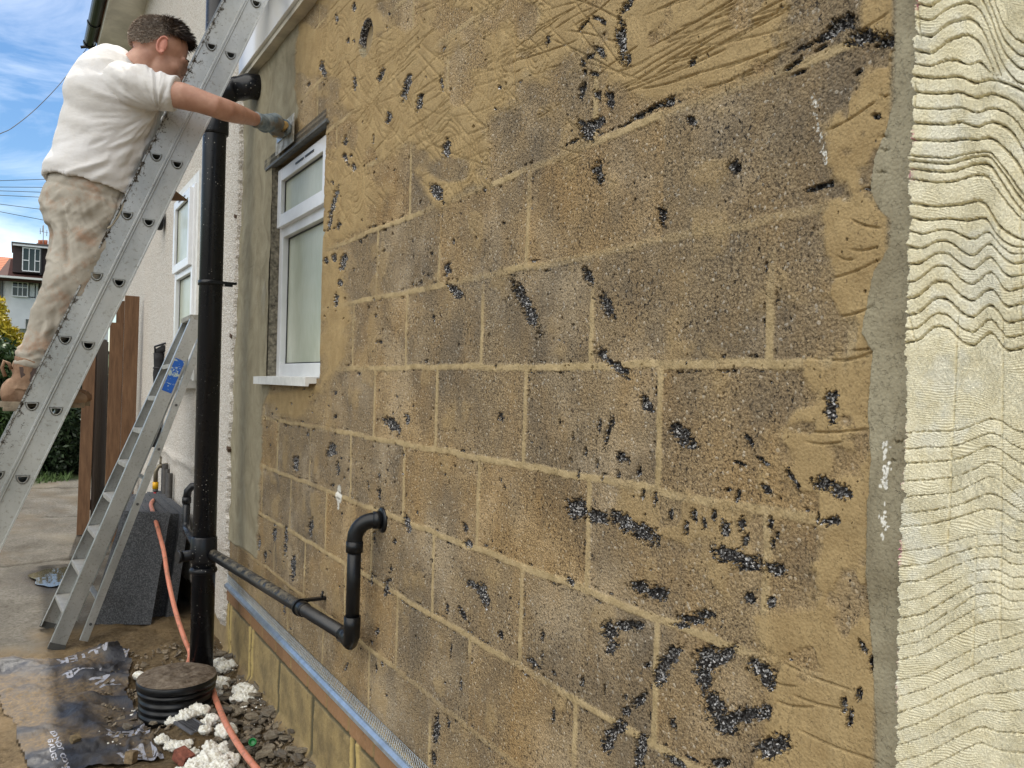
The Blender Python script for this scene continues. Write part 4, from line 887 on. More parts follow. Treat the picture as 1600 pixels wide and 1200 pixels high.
p = G(287, 1175, .04); b = MB(); b.obox((p.x, p.y, float(terr(p.x, p.y))+.03), (.05, .07, .045), Matrix.Rotation(.5, 3, 'Z') @ Matrix.Rotation(.3, 3, 'X'), .006); tag(b.build('brick_fragment', flat('red_brick', (.26, .09, .06), .9, var=.3, sc=60, bump=.004)), 'red brick fragment under the edge of the plastic sheet', 'brick')
p = G(205, 1180, .03); b = MB(); b.obox((p.x, p.y, float(terr(p.x, p.y))+.035), (.04, .035, .045), Matrix.Rotation(.9, 3, 'Z') @ Matrix.Rotation(.2, 3, 'Y'), .006); tag(b.build('stone', flat('tan_stone', (.26, .19, .11), .9, var=.3, sc=60, bump=.004)), 'small tan stone holding down the edge of the plastic sheet', 'stone')
p = G(118, 1146, .05); b = MB(); b.obox((p.x, p.y, float(mem_h(p.x, p.y))+.012), (.035, .03, .028), Matrix.Rotation(.4, 3, 'Z') @ Matrix.Rotation(.5, 3, 'X'), .005); tag(b.build('stone', flat('tan_stone_b', (.24, .18, .10), .9, var=.3, sc=60, bump=.004)), 'small clod with a white crumb in the middle of the plastic sheet', 'stone')

# ================================================================== PIPES
sp = empty('soil_stack', (-.18, 4.155, 0), 'thick black soil pipe standing against the wall with a swept branch at the top', 'drain pipe')
b = MB(); X0, Y0 = -.181, 4.155
b.tube([(X0, Y0, -.22), (X0-.004, Y0, 2.73), (X0-.006, Y0, 5.4)], .055, 32); b.build('pipe', M['soil'], sp)
for z, h_, r_ in ((2.745, .12, .0625), (.655, .13, .061), (.555, .03, .064)):
    b = MB(); b.lathe((X0-.003, Y0, z-h_/2), [(.056, 0), (r_, .004), (r_+.002, .012), (r_, h_-.008), (.056, h_)], 32)
    b.build('collar', M['soil'], sp)
b = MB(); pts = []
for k in range(9):
    a = k/8*PI_/2; pts.append((X0+.005+.10*(1-math.cos(a)), Y0-.05*(1-math.cos(a)), 2.80+.125*math.sin(a)))
pts += [(-.05, 4.06, 2.927), (.02, 4.04, 2.927)]
b.tube(pts, [.058]*7+[.058, .059, .061, .061], 32); b.build('branch_bend', M['soil'], sp)
zc = DD(335, 443, 3.96).z
b = MB(); b.lathe((X0-.003, Y0, zc-.012), [(.056, 0), (.060, .001), (.060, .023), (.056, .024)], 32); b.box((X0-.02, Y0-.070, zc-.005), (X0+.105, Y0-.052, zc+.007)); b.box((X0+.05, Y0-.072, zc-.016), (X0+.085, Y0-.050, zc+.002)); b.build('bracket', M['black_plastic'], sp)
b = MB(); zb = DD(300, 865, 3.95).z; b.tube([(X0, Y0, zb), (X0-.118, Y0-.03, zb)], .0255, 20); b.tube([(X0-.112, Y0-.03, zb), (X0-.13, Y0-.034, zb)], .030, 20); b.build('blanked_boss', M['soil'], sp)

wp = empty('waste_pipe', (-.06, 2.4, .7), 'black waste pipe bending out of the block wall and running down to the soil pipe', 'waste pipe')
P1 = Vector((-.072, 2.405, .694)); P2 = Vector((-.15, 4.11, .635))
b = MB(); b.tube([P1, P1.lerp(P2, .5), P2], [.0215, .0235, .026], 24); b.build('long_run', M['waste'], wp)
b = MB(); b.tube([(-.072, 2.402, .70), (-.072, 2.400, 1.03)], .0215, 24); b.build('riser', M['black_plastic'], wp)
b = MB(); pts = [(-.072, 2.40, .985)]+[(-.072+.052*(1-math.cos(a)), 2.40-.035*(1-math.cos(a)), 1.005+.062*math.sin(a)) for a in [PI_/2*k/8 for k in range(9)]]+[(.01, 2.355, 1.068)]
b.tube(pts, .0245, 24); b.tube([(-.072, 2.40, .965), (-.072, 2.40, 1.0)], .0268, 24); b.tube([(-.026, 2.366, 1.067), (.0, 2.356, 1.068)], .0275, 24); b.build('top_elbow', M['black_plastic'], wp)
b = MB(); b.tube([(-.072, 2.402, .765), (-.072, 2.403, .735), (-.072, 2.404, .70), (-.073, 2.412, .682), (-.0745, 2.44, .690), (-.076, 2.47, .689)], [.0262, .0262, .0255, .025, .0255, .0255], 24); b.build('bottom_elbow', M['black_plastic'], wp)
b = MB(); c_ = P1.lerp(P2, .262); dn = (P2-P1).normalized(); b.tube([c_-dn*.035, c_-dn*.02, c_+dn*.005, c_+dn*.03], [.0245, .027, .027, .0245], 24); b.tube([c_+dn*.012, c_+dn*.026], .031, 24); b.box((c_.x, c_.y+.01, c_.z+.018), (.0, c_.y+.03, c_.z+.028)); b.tube([(-.012, c_.y+.02, c_.z+.022), (-.012, c_.y+.02, c_.z+.048)], .004, 8); b.build('clip', M['black_plastic'], wp)
b = MB(); b.lathe((.0, 2.353, 1.068), [(.03, .004), (.040, .0), (.038, -.006), (.027, -.008)], 20, (1, 0, 0)); b.build('wall_flange', M['black_plastic'], wp)

fw_ = empty('waste_pipe', (-.13, 4.97, .6), 'short black waste pipe looping from the pebbledash wall down behind the soil pipe', 'waste pipe')
b = MB(); b.tube([(.0, 4.93, .862), (-.06, 4.95, .868), (-.105, 4.965, .86), (-.125, 4.97, .835), (-.13, 4.97, .79)], .0225, 20); b.tube([(-.13, 4.97, .80), (-.13, 4.97, .765)], .026, 20); b.build('elbow', M['soil'], fw_)
b = MB(); b.tube([(-.13, 4.97, .79), (-.13, 4.97, .66), (-.132, 4.955, .63), (-.14, 4.9, .62), (-.17, 4.2, .60)], .0215, 20); b.build('run', M['soil'], fw_)

# lagged pipe and tap on the far wall
q = W(248, 560, .06)
lp = empty('lagged_pipe', (-.06, q.y, .6), 'black foam lagged pipe rising up the far pebbledash wall beside the gate', 'pipe')
b = MB(); zt, zl = W(248, 552, .06).z, W(248, 700, .06).z; n = 14
b.tube([(-.06, q.y, zl+(zt-zl)*k/n) for k in range(n+1)], [.036+.003*((k*7) % 3-1) for k in range(n+1)], 16); b.tube([(-.06, q.y, zt-.03), (-.055, q.y, zt+.02), (-.03, q.y-.02, zt+.035), (.0, q.y-.05, zt+.035)], .030, 14); b.build('lagging', flat('black_foam', (.02, .02, .022), .8, var=.2, bump=.004), lp)
for z in (zt-.12, zt-.42): b = MB(); b.tube([(-.06, q.y, z), (-.06, q.y, z+.012)], .0395, 16); b.build('tie', M['gasket'], lp)
b = MB(); b.tube([(-.085, q.y, zt), (-.09, q.y, zt+.05), (-.03, q.y-.08, zt+.075), (.0, q.y-.1, zt+.08)], .008, 8); b.build('cable', M['gasket'], lp)
q = W(243, 755, .10)
tp = empty('garden_tap', (-.1, q.y, .6), 'wall tap with a yellow and red hose connector above the grey boards', 'tap')
def zq(v): return W(243, v, .10).z
b = MB(); b.tube([(-.10, q.y, zq(757)), (-.10, q.y, zq(736)), (-.08, q.y, zq(728)), (0, q.y, zq(726))], .016, 12); b.tube([(-.07, q.y, zq(728)), (-.07, q.y, zq(715))], .008, 8); b.obox((-.07, q.y, zq(714)), (.012, .06, .012)); b.build('body', flat('old_brass', (.20, .17, .12), .4, .5, .6), tp)
b = MB(); b.tube([(-.10, q.y, zq(753)), (-.10, q.y, zq(764))], .021, 16); b.build('yellow_connector', flat('yellow_plastic', (.75, .40, .01), .35, var=.05), tp)
b = MB(); b.tube([(-.10, q.y, zq(764)), (-.10, q.y, zq(768))], .019, 16); b.build('grey_nut', flat('grey_plastic', (.12, .12, .11), .5, var=.05), tp)
b = MB(); b.tube([(-.10, q.y, zq(768)), (-.101, q.y-.01, zq(781))], .013, 12); b.build('red_tail', flat('red_rubber', (.42, .03, .035), .4, var=.05), tp)
b = MB(); yb = W(258, 740, .05).y
for dx, dy, r_ in ((0, 0, .022), (0, -.12, .014), (0, -.22, .02), (0, .1, .012)): b.tube([(-.05, yb+dy, -.02), (-.05, yb+dy, W(258, 725, .05).z-abs(dy)*.2)], r_, 12)
b.tube([(-.05, yb-.22, .55), (-.05, yb+.1, .56)], .012, 10); tag(b.build('gas_pipework', flat('dark_pipework', (.05, .045, .04), .6, var=.3), None), 'cluster of small dark service pipes on the far wall behind the tap', 'pipes')
hp = [(-.101, q.y-.01, zq(779))]+[tuple(DD(*a)) for a in ((236, 788, 5.3), (241, 806, 5.0), (249, 835, 4.85), (256, 862, 4.75), (261, 895, 4.62), (268, 930, 4.5), (278, 968, 4.35), (289, 1000, 4.22), (297, 1025, 4.15))]+[(-.29, 4.02, .05), (-.20, 3.86, .06)]+[tuple(G(*a, .075)) for a in ((330, 1072), (338, 1095), (350, 1124), (364, 1150), (384, 1180), (410, 1212), (450, 1260))]
def spline(pts, m=8):
    P = [Vector(p) for p in pts]; out = []
    for i in range(len(P)-1):
        a, b_, c, d = P[max(i-1, 0)], P[i], P[i+1], P[min(i+2, len(P)-1)]
        for k in range(m):
            t = k/m; out.append(.5*((2*b_)+(c-a)*t+(2*a-5*b_+4*c-d)*t*t+(3*b_-a-3*c+d)*t**3))
    return out+[P[-1]]
s = Mt('orange_hose', .45, .4); n = s.noise(25, 5, .6); w_ = s.noise(70, 3, .6, s.vec((3, .3, .3))); s.color(s.mix(s.ramp(n, [(.5, 0), (.68, .7)]), s.mix(w_, (.55, .17, .10), (.72, .30, .20)), (.24, .13, .08))); M['hose'] = s.m
b = MB(); b.tube(spline(hp), .0125, 14); tag(b.build('hose', M['hose']), 'orange pink garden hose running from the tap past the chamber to the front', 'hose')

# ---- grey insulation boards
bg_ = Mt('grey_eps', .85, .3); v = bg_.vor(170, out='Color'); bg_.color(bg_.mix(bg_.ramp(v, [(.3, 0), (.95, 1)]), (.055, .058, .063), (.15, .155, .165))); bg_.bump(bg_.vor(170), .4, .002); M['eps'] = bg_.m
s = Mt('grey_eps_edge', .8, .3); s.color(s.mix(s.noise(30, 4), (.19, .19, .19), (.30, .30, .29))); M['eps2'] = s.m
t0 = .052; tb = .245
for i in range(5):
    b = MB(); x1 = -.045-i*t0; lean = .075; H_ = .64-.006*i; y0 = 5.34+.05*(i % 2)+.03*i; y1 = 6.5+.1*((i*3) % 3)
    sec = [Vector((x1-lean-t0*.94, y0, .0)), Vector((x1-lean, y0, .0)), Vector((x1, y0, H_)), Vector((x1-t0*.94, y0, H_+.004))]
    b.prism(sec, (0, y1-y0, 0)); tag(b.build('insulation_board', M['eps2'] if 0 else M['eps']), ['dark grey foam board leaning nearest the pebbledash wall', 'second grey foam board from the pebbledash wall in the leaning stack', 'middle grey foam board of the leaning stack', 'fourth grey foam board out from the pebbledash wall', 'outermost grey foam board of the leaning stack'][i], 'insulation board', 'insulation boards leaning on the wall')
b = MB(); f0 = [G(146, 964, 0), G(241, 966, 0)]; f1 = [Y(196, 800, 5.42), Y(266, 801, 5.30)]
f0[1].y = 5.26; f0[1].x = -.265; f0[0].y = 5.42; f0[0].x = -.575; 
q = [f0[0], f0[1], f1[1], f1[0]]
b.prism(q, (-.01, .045, 0)); tag(b.build('insulation_board', M['eps']), 'flecked dark grey foam board standing face on in front of the leaning stack', 'insulation board', 'insulation boards leaning on the wall')

# ================================================================== EXTENSION LADDER
def alu(name, dirty=1., edge=False):
    s = Mt(name, .42, .5, .75); x = s.xyz(); n = s.noise(5, 6, .65, s.vec((1, 1, .6))); f = s.noise(85, 5, .7)
    c = s.mix(s.ramp(n, [(.3, 0), (.7, 1)]), (.36, .37, .36), (.58, .59, .58))
    c = s.mix(s.math('MULTIPLY', s.ramp(f, [(.56, 0), (.64, 1)]), .5*dirty), c, (.20, .17, .13))
    dust = s.ramp(s.noise(3, 5, .6), [(.45, 0), (.75, .6)]); c = s.mix(dust, c, (.50, .49, .44))
    md = .0
    if edge:
        A = s.t.nodes.new('ShaderNodeAttribute'); A.attribute_name = 'grime'; sp_ = s.t.nodes.new('ShaderNodeSeparateColor'); s.L(A.outputs['Color'], sp_.inputs[0])
        md = s.math('MULTIPLY', s.ramp(s.math('ADD', s.math('MULTIPLY', s.noise(48, 6, .8), .85), s.math('MULTIPLY', sp_.outputs[0], .17)), [(.575, 0), (.62, 1)]), s.ramp(s.noise(4, 3), [(.3, .5), (.5, 1)]))
        c = s.mix(md, c, (.045, .035, .025))
        s.rough(s.mix(md, s.mix(dust, (.36,)*3, (.62,)*3), (.95,)*3)); s.put(s.b.inputs['Metallic'], s.math('SUBTRACT', .72, s.math('MULTIPLY', md, .7)))
    else: s.rough(s.mix(dust, (.34,)*3, (.62,)*3))
    s.color(c); s.bump(f, .25, .0015); return s.m
M['alu'] = alu('ladder_aluminium', 1., True); M['alu2'] = alu('worn_aluminium', 1.2)
LV = Vector((.3755, .047, .9257)).normalized(); LW = (Vector((0, 1, 0))-LV*LV.y).normalized(); LN = LW.cross(LV).normalized()     # LN points down/outwards (+x)
if LN.x < 0: LN = -LN
def d_section(w, h, n=12):
    # D with a flat top: list of (x, z)
    return [(-w/2, h*.38), (w/2, h*.38)]+[(w/2*math.cos(-PI_*k/n), h*.38-h*.0-h*math.sin(PI_*k/n)*.85) for k in range(1, n)]
lad = empty('extension_ladder', tuple(Vector((-.959, 3.196, 1.137))+LV*(-1.22)), 'tall double aluminium extension ladder leaning up to the fascia with a man on it', 'ladder')
def section(base, k0, k1, dep, wid, nm):
    root = base
    for side in (0, 1):
        o = base+LW*(wid*side); s_ = 1 if side == 0 else -1
        hw = dep/2
        prof = [(-hw, -.006), (-hw+.005, -.006), (-hw+.007, 0), (hw-.007, 0), (hw-.005, -.006), (hw, -.006), (hw, .026), (hw-.014, .026), (hw-.014, .0235), (hw-.003, .0235), (hw-.003, .003), (-hw+.003, .003), (-hw+.003, .0235), (-hw+.014, .0235), (-hw+.014, .026), (-hw, .026)]
        A_ = o+LV*(k0*.25); b = MB(); NS = 60; rings = []
        for j in range(NS+1):
            c = A_+LV*((k1-k0)*.25*j/NS); rings.append([b.bm.verts.new(c+LN*p+LW*(q*s_)) for p, q in prof])
        for j in range(NS):
            for k in range(len(prof)): b.face([rings[j][k], rings[j][(k+1) % len(prof)], rings[j+1][(k+1) % len(prof)], rings[j+1][k]])
        b.face(rings[0][::-1]); b.face(rings[-1])
        st = b.build('stile', None, None)
        c_ = MB()
        for k in range(math.ceil(k0+.3), math.floor(k1)+1):
            p = o+LV*(.25*k); c_.prism([p+Vector((x, 0, z))-LW*(.01*s_) for x, z in d_section(.031, .026)], LW*(.022*s_))
        cut = c_.build('cut', None, None)
        md = st.modifiers.new('b', 'BOOLEAN'); md.operation = 'DIFFERENCE'; md.solver = 'EXACT'; md.object = cut
        dg = bpy.context.evaluated_depsgraph_get(); dg.update(); me = bpy.data.meshes.new_from_object(st.evaluated_get(dg)); st.modifiers.clear(); st.data = me; bpy.data.objects.remove(cut)
        n = len(me.vertices); co = np.empty(n*3); me.vertices.foreach_get('co', co); co = co.reshape(-1, 3)
        t = (co-np.array(o)) @ np.array(LN); gr = np.exp(-((t+hw)/.018)**2)*(1.0 if nm == 'A' and side == 0 else .12)
        a = me.attributes.new('grime', 'FLOAT_COLOR', 'POINT'); a.data.foreach_set('color', np.stack([gr, gr, gr, gr*0+1], -1).astype(np.float32).reshape(-1))
        me.materials.append(M['alu']); st.parent = lad; me.transform(Matrix.Translation(-lad.location))
    for k in range(math.ceil(k0+.3), math.floor(k1)+1):
        p = root+LV*(.25*k); b = MB(); ou = d_section(.034, .029); inn = d_section(.0285, .0235); n = len(ou); L_ = wid+.012; q0 = p-LW*.006
        A1 = [b.bm.verts.new(q0+Vector((x, 0, z))) for x, z in ou]; A2 = [b.bm.verts.new(q0+Vector((x, 0, z))) for x, z in inn]; B1 = [b.bm.verts.new(q0+Vector((x, 0, z))+LW*L_) for x, z in ou]; B2 = [b.bm.verts.new(q0+Vector((x, 0, z))+LW*L_) for x, z in inn]
        for i in range(n):
            j = (i+1) % n; b.face([A1[i], A1[j], B1[j], B1[i]]); b.face([A2[i], B2[i], B2[j], A2[j]]); b.face([A1[i], A2[i], A2[j], A1[j]]); b.face([B1[i], B1[j], B2[j], B2[i]])
        for e in (0, 1):                                            # swaged rings round each end
            qq = p+LW*(wid*e); sg = -1 if e == 0 else 1
            for (w_, h_, t_) in ((.044, .038, .0022), (.038, .033, .0038)):
                o1 = d_section(w_, h_); 
                R1 = [b.bm.verts.new(qq+Vector((x, 0, z))+LW*(.0006*sg)) for x, z in o1]; R2 = [b.bm.verts.new(qq+Vector((x*.95, 0, z*.95))+LW*(t_*sg)) for x, z in o1]; R3 = [b.bm.verts.new(qq+Vector((x*.88, 0, z*.88))+LW*(.0006*sg)) for x, z in o1]
                for i in range(n): j = (i+1) % n; b.face([R1[i], R1[j], R2[j], R2[i]]); b.face([R2[i], R2[j], R3[j], R3[i]])
        b.build('rung', M['alu2'], lad, fix=False)
SB = Vector((-.959, 3.196, 1.137)); section(SB, -4.85, 9.2, .0715, .37, 'B')
section(SB-LN*.0735-LV*.012+LW*.002, -4.2, 9.8, .0715, .37, 'A')

# ================================================================== STEPLADDER folded against the wall
sl_ = empty('stepladder', (-.7, 5.2, 0), 'folded aluminium stepladder with a worn blue sticker leaning behind the soil pipe', 'stepladder')
N0, N1 = Vector((-.772, 5.01, .0)), Vector((-.045, 5.25, 1.86)); F0, F1 = Vector((-.80, 5.47, .0)), Vector((-.045, 5.56, 1.85))
def bar(b, p, q, wd, th, side):
    v = (q-p).normalized(); w = side.normalized(); w = (w-v*w.dot(v)).normalized(); n = v.cross(w); R = Matrix((n, w, v)).transposed()
    b.obox((p+q)/2, (wd, th, (q-p).length), R, .0015); return R, n, w, v
nd = (F0-N0)
for (p, q, sgn) in ((N0, N1, 1), (F0, F1, -1)):
    b = MB(); R, n, w, v = bar(b, p, q, .078, .003, nd)
    for e in (-1, 1): b.obox((p+q)/2+n*(.039-.0015)*e+w*(.0135*sgn), (.003, .024, (q-p).length-.002), R)
    b.build('front_stile', M['alu2'], sl_)
for z in [.19+.1975*i for i in range(8)]:
    t = z/1.86; p, q = N0.lerp(N1, t), F0.lerp(F1, t); b = MB(); wv = (q-p).normalized(); R = Matrix((Vector((0, 0, 1)).cross(wv)*-1, wv, Vector((0, 0, 1)))).transposed()
    b.obox((p+q)/2+Vector((-.002, 0, 0)), (.078, (q-p).length-.012, .004), R, .001); b.obox((p+q)/2+Vector((-.041, 0, -.012)), (.003, (q-p).length-.012, .024), R); b.obox((p+q)/2+Vector((.036, 0, -.012)), (.003, (q-p).length-.012, .024), R)
    for k in range(9): b.obox((p+q)/2+Vector((-.034+.0085*k, 0, .0028)), (.003, (q-p).length-.02, .002), R)
    b.build('tread', flat('worn_tread', (.40, .39, .36), .5, .5, .3, var=.12, sc=20) if z < .2 else bpy.data.materials['worn_tread'], sl_)
dx = Vector((.135, .02, .02)); 
for (p, q, sgn) in ((N0+dx, N1+Vector((.035, 0, -.10)), 1), (F0+dx, F1+Vector((.035, 0, -.10)), -1)):
    b = MB(); R, n, w, v = bar(b, p, q, .042, .003, nd)
    for e in (-1, 1): b.obox((p+q)/2+n*.0195*e+w*(.010*sgn), (.003, .018, (q-p).length-.002), R)
    b.build('rear_stile', M['alu2'], sl_)
    b = MB()
    for t in (.05, .42, .60, .75): c = p.lerp(q, t)-w*.0025*sgn; b.tube([c-w*.002*sgn, c-w*.005*sgn], .008, 14)
    b.build('rivet', flat('dark_steel', (.10, .10, .10), .5, .5, .6) if sgn == 1 else bpy.data.materials['dark_steel'], sl_)
b = MB()
for t in (.12, .5): p, q = (N0+dx).lerp(N1+Vector((.035, 0, -.10)), t), (F0+dx).lerp(F1+Vector((.035, 0, -.10)), t); bar(b, p+Vector((0, .004, 0)), q-Vector((0, .004, 0)), .03, .012, Vector((0, 0, 1)))
b.build('brace', M['alu2'], sl_)
b = MB(); bar(b, N1+Vector((.0, -.004, .005)), F1+Vector((.0, .004, .005)), .09, .03, Vector((0, 0, 1))); b.build('top_cap', flat('dusty_cap', (.30, .29, .25), .7, var=.25), sl_)
for (p, q) in ((N0, N1), (F0, F1)):
    b = MB(); v = (q-p).normalized(); bar(b, p-v*.006, p+v*.03, .084, .012, nd); b.build('rubber_foot', flat('grey_rubber', (.07, .07, .065), .8) if p is N0 else bpy.data.materials['grey_rubber'], sl_)
b = MB(); v = (N1-N0).normalized(); pz = N0+v*((1.42)/v.z); w = (nd-v*nd.dot(v)).normalized(); pa = N0+v*(1.405/v.z)-w*.0024; pb = N0+v*(1.60/v.z)-w*.0024
bar(b, pa, pb, .058, .0012, nd)
s = Mt('worn_blue_sticker', .4, .4); n = s.noise(26, 5, .7, s.vec((1, 1, 1), (.3, .5, .2)), .8); s.color(s.mix(s.ramp(n, [(.55, 0), (.58, 1)], 'CONSTANT'), (.015, .10, .42), (.42, .50, .45))); b.build('sticker', s.m, sl_)

# ================================================================== GATE
wd = Mt('brown_stained_timber', .7, .3); g_ = wd.noise(6, 6, .65, wd.vec((6, 6, .7))); kn = wd.vor(3.2, wd.vec((1, 1, .55)))
c = wd.mix(wd.ramp(g_, [(.3, 0), (.7, 1)]), (.10, .052, .027), (.21, .115, .06)); c = wd.mix(wd.ramp(kn, [(.06, .9), (.11, 0)]), c, (.05, .022, .01)); wd.color(c); wd.bump(g_, .4, .003); M['wood'] = wd.m
wg = Mt('grey_weathered_timber', .8, .3); g_ = wg.noise(6, 6, .65, wg.vec((6, 6, .7))); wg.color(wg.mix(g_, (.055, .042, .035), (.15, .12, .10))); wg.bump(g_, .4, .003); M['wood2'] = wg.m
gt = empty('wooden_gate', (-.4, 8.5, 0), 'tall brown wooden gate standing open edge on with grey boards inside', 'gate')
b = MB(); b.prism([Vector((-.485, 8.48, .0)), Vector((-.385, 8.46, .0)), Vector((-.382, 8.52, .0)), Vector((-.483, 8.54, .0))], (.02, 0, 1.86)); b.build('edge_board', M['wood'], gt)
b = MB()
for i in range(6): y = 8.56+.145*i; x = -.35+.028*i; b.obox((x, y, .95), (.022, .14, 1.80-.03*(i % 2)), Matrix.Rotation(-.19, 3, 'Z'), .002)
b.build('board', M['wood2'], gt)
b = MB()
for z in (.25, 1.25, 1.66): b.obox((-.325, 8.97, z), (.045, .86, .095), Matrix.Rotation(-.19, 3, 'Z'), .003)
b.build('ledge', M['wood2'], gt)
b = MB(); b.obox((-.372, 8.55, 1.11), (.04, .03, .06), None, .003); lt = b.build('latch', M['gasket'], gt); b = MB(); b.obox((-.385, 8.53, 1.125), (.02, .01, .02)); b.build('keeper', M['upvc2'], lt)
fp = empty('fence_panel', (-.15, 8.0, 0), 'two tall brown fence boards and a shorter one fixed beside the pebbledash corner', 'fence')
fz = lambda px, py: Y(px, py, 8.0)
for (xa, xb, zt, zb_, y) in ((fz(191, 600).x, fz(213.5, 600).x, fz(200, 462).z, .05, 8.0), (fz(169, 600).x, fz(190.3, 600).x, fz(180, 504).z, .0, 8.012), (fz(179, 600).x, fz(191.5, 600).x, fz(185, 469).z, .1, 8.05)):
    b = MB(); b.obox(((xa+xb)/2, y, (zt+zb_)/2), (xb-xa, .022, zt-zb_), Matrix.Rotation(.004, 3, 'Y'), .002); b.build('board', M['wood'], fp)

# ================================================================== HEDGE, TREES
def leafmat(name, c1, c2, c3):
    s = Mt(name, .55, .4); oi = s.t.nodes.new('ShaderNodeAttribute'); oi.attribute_name = 'leaf'; q_ = s.t.nodes.new('ShaderNodeSeparateColor'); s.L(oi.outputs['Color'], q_.inputs[0])
    s.color(s.ramp(q_.outputs[0], [(.0, c1), (.6, c2), (1., c3)])); s.b.inputs['Transmission Weight'].default_value = 0; s.b.inputs['Subsurface Weight'].default_value = 0
    return s.m
def leaves(name, blobs, n, size, mat, parent=None, seed=1, shell=.55):
    r = np.random.default_rng(seed); vol = np.array([b[3]*b[4]*b[5] for b in blobs]); cnt = (n*vol/vol.sum()).astype(int)
    C = []
    for b, k in zip(blobs, cnt):
        d = r.normal(size=(k, 3)); d /= np.linalg.norm(d, axis=1)[:, None]; rr_ = r.uniform(shell, 1.05, k)[:, None]; 
        nn = fbm(d[:, 0]*3+b[0]*5, d[:, 2]*3+d[:, 1]*2, 3, seed)[:, None]; C.append(np.array(b[:3])+d*rr_*(0.72+.6*nn)*np.array(b[3:6]))
    C = np.concatenate(C); n = len(C); C[:, 2] = np.maximum(C[:, 2], .02)
    a = r.normal(size=(n, 3)); a /= np.linalg.norm(a, axis=1)[:, None]; t = r.normal(size=(n, 3)); t -= a*(a*t).sum(1)[:, None]; t /= np.linalg.norm(t, axis=1)[:, None]; u = np.cross(a, t)
    s_ = size*r.uniform(.6, 1.3, n)[:, None]
    V = np.stack([C-t*s_, C+u*s_*.42+a*s_*.1, C+t*s_, C-u*s_*.42+a*s_*.1], 1).reshape(-1, 3)
    me = bpy.data.meshes.new(name); me.vertices.add(4*n); me.vertices.foreach_set('co', V.astype(np.float32).reshape(-1)); me.loops.add(4*n); me.loops.foreach_set('vertex_index', np.arange(4*n).astype(np.int32)); me.polygons.add(n); me.polygons.foreach_set('loop_start', (np.arange(n)*4).astype(np.int32)); me.update(calc_edges=True)
    cl = np.clip(fbm(C[:, 0]*1.3, C[:, 2]*1.3+C[:, 1], 3, 5)*.9+r.normal(size=n)*.16+.05, 0, 1); cc = np.repeat(np.stack([cl, cl, cl, cl*0+1], -1), 4, 0).astype(np.float32)
    at = me.attributes.new('leaf', 'FLOAT_COLOR', 'POINT'); at.data.foreach_set('color', cc.reshape(-1)); return link(name, me, mat, parent)
M['leaf'] = leafmat('hedge_leaf', (.012, .028, .008), (.035, .07, .018), (.075, .13, .03)); M['yleaf'] = leafmat('yellow_leaf', (.22, .20, .02), (.50, .40, .03), (.70, .55, .05)); M['bark'] = flat('bark', (.07, .05, .035), .9, var=.3, sc=20, bump=.01)
M['leafd'] = leafmat('dark_leaf', (.006, .014, .006), (.018, .035, .012), (.05, .085, .03))
def bush(name, base, blobs, n, size, mat, label, cat, group=None, seed=1, stem=.05):
    e = empty(name, base, label, cat, group); leaves('foliage', [(base[0]+b[0], base[1]+b[1], base[2]+b[2])+b[3:] for b in blobs], n, size, mat, e, seed)
    b_ = MB(); r = random.Random(seed)
    for b in blobs:
        top = Vector((base[0]+b[0], base[1]+b[1], base[2]+b[2])); b_.tube([Vector(base)+Vector((b[0]*.2, 0, -.1)), Vector(base).lerp(top, .5)+Vector((r.gauss(0, .08), 0, 0)), top+Vector((0, 0, b[5]*.4))], [stem, stem*.7, stem*.3], 7)
    b_.build('stem', M['bark'], e); return e
bush('hedge_bush', (-1.9, 14.2, 0), [(-.2, 0, .9, .9, .6, 1.0), (.3, .2, 1.35, .6, .5, .75), (-.6, .3, 1.5, .6, .5, .6)], 15000, .055, M['leaf'], 'dark green hedge behind the man\'s boots at the left edge', 'hedge', seed=2)
bush('hedge_bush', (-.95, 14.0, 0), [(0, 0, .55, .55, .5, .75), (.1, .3, 1.2, .45, .4, .6), (-.25, .1, 1.5, .35, .4, .45)], 14000, .05, M['leaf'], 'dark green hedge seen between the two rails of the ladder and the man\'s leg', 'hedge', seed=3)
bush('hedge_bush', (-.35, 13.8, 0), [(0, 0, .55, .5, .45, .6), (.15, .2, 1.1, .5, .4, .6), (.1, .3, .3, .6, .4, .35)], 13000, .045, M['leafd'], 'dark ivy covered hedge between the ladder and the open gate', 'hedge', seed=4)
bush('hedge_bush', (.6, 14.2, 0), [(0, 0, .9, .6, .5, 1.0), (.6, .2, 1.0, .8, .5, 1.0)], 9000, .05, M['leafd'], 'dark hedge behind the fence boards', 'hedge', seed=5)
bush('yellow_tree', (-1.45, 18.5, .3), [(0, 0, 1.95, .36, .34, .42), (.33, .1, 1.65, .34, .3, .4), (-.5, 0, 1.8, .36, .36, .45), (.05, .2, 2.4, .22, .2, .28)], 6500, .05, M['yleaf'], 'small tree with bright yellow leaves in front of the far house', 'tree', seed=6)
def weeds():
    r = random.Random(2); b = MB()
    for i in range(500):
        x = r.uniform(-1.6, -.3); y = r.uniform(12.6, 13.7); z = float(terr(x, y)); a = r.uniform(0, 6.3); h = r.uniform(.03, .12); w = .012
        v = [b.bm.verts.new((x-w*math.cos(a), y-w*math.sin(a), z)), b.bm.verts.new((x+w*math.cos(a), y+w*math.sin(a), z)), b.bm.verts.new((x+r.gauss(0, .04), y+r.gauss(0, .04), z+h))]; b.face(v)
    tag(b.build('weeds', flat('weed_green', (.07, .12, .03), .7), fix=False), kind='stuff')
weeds()

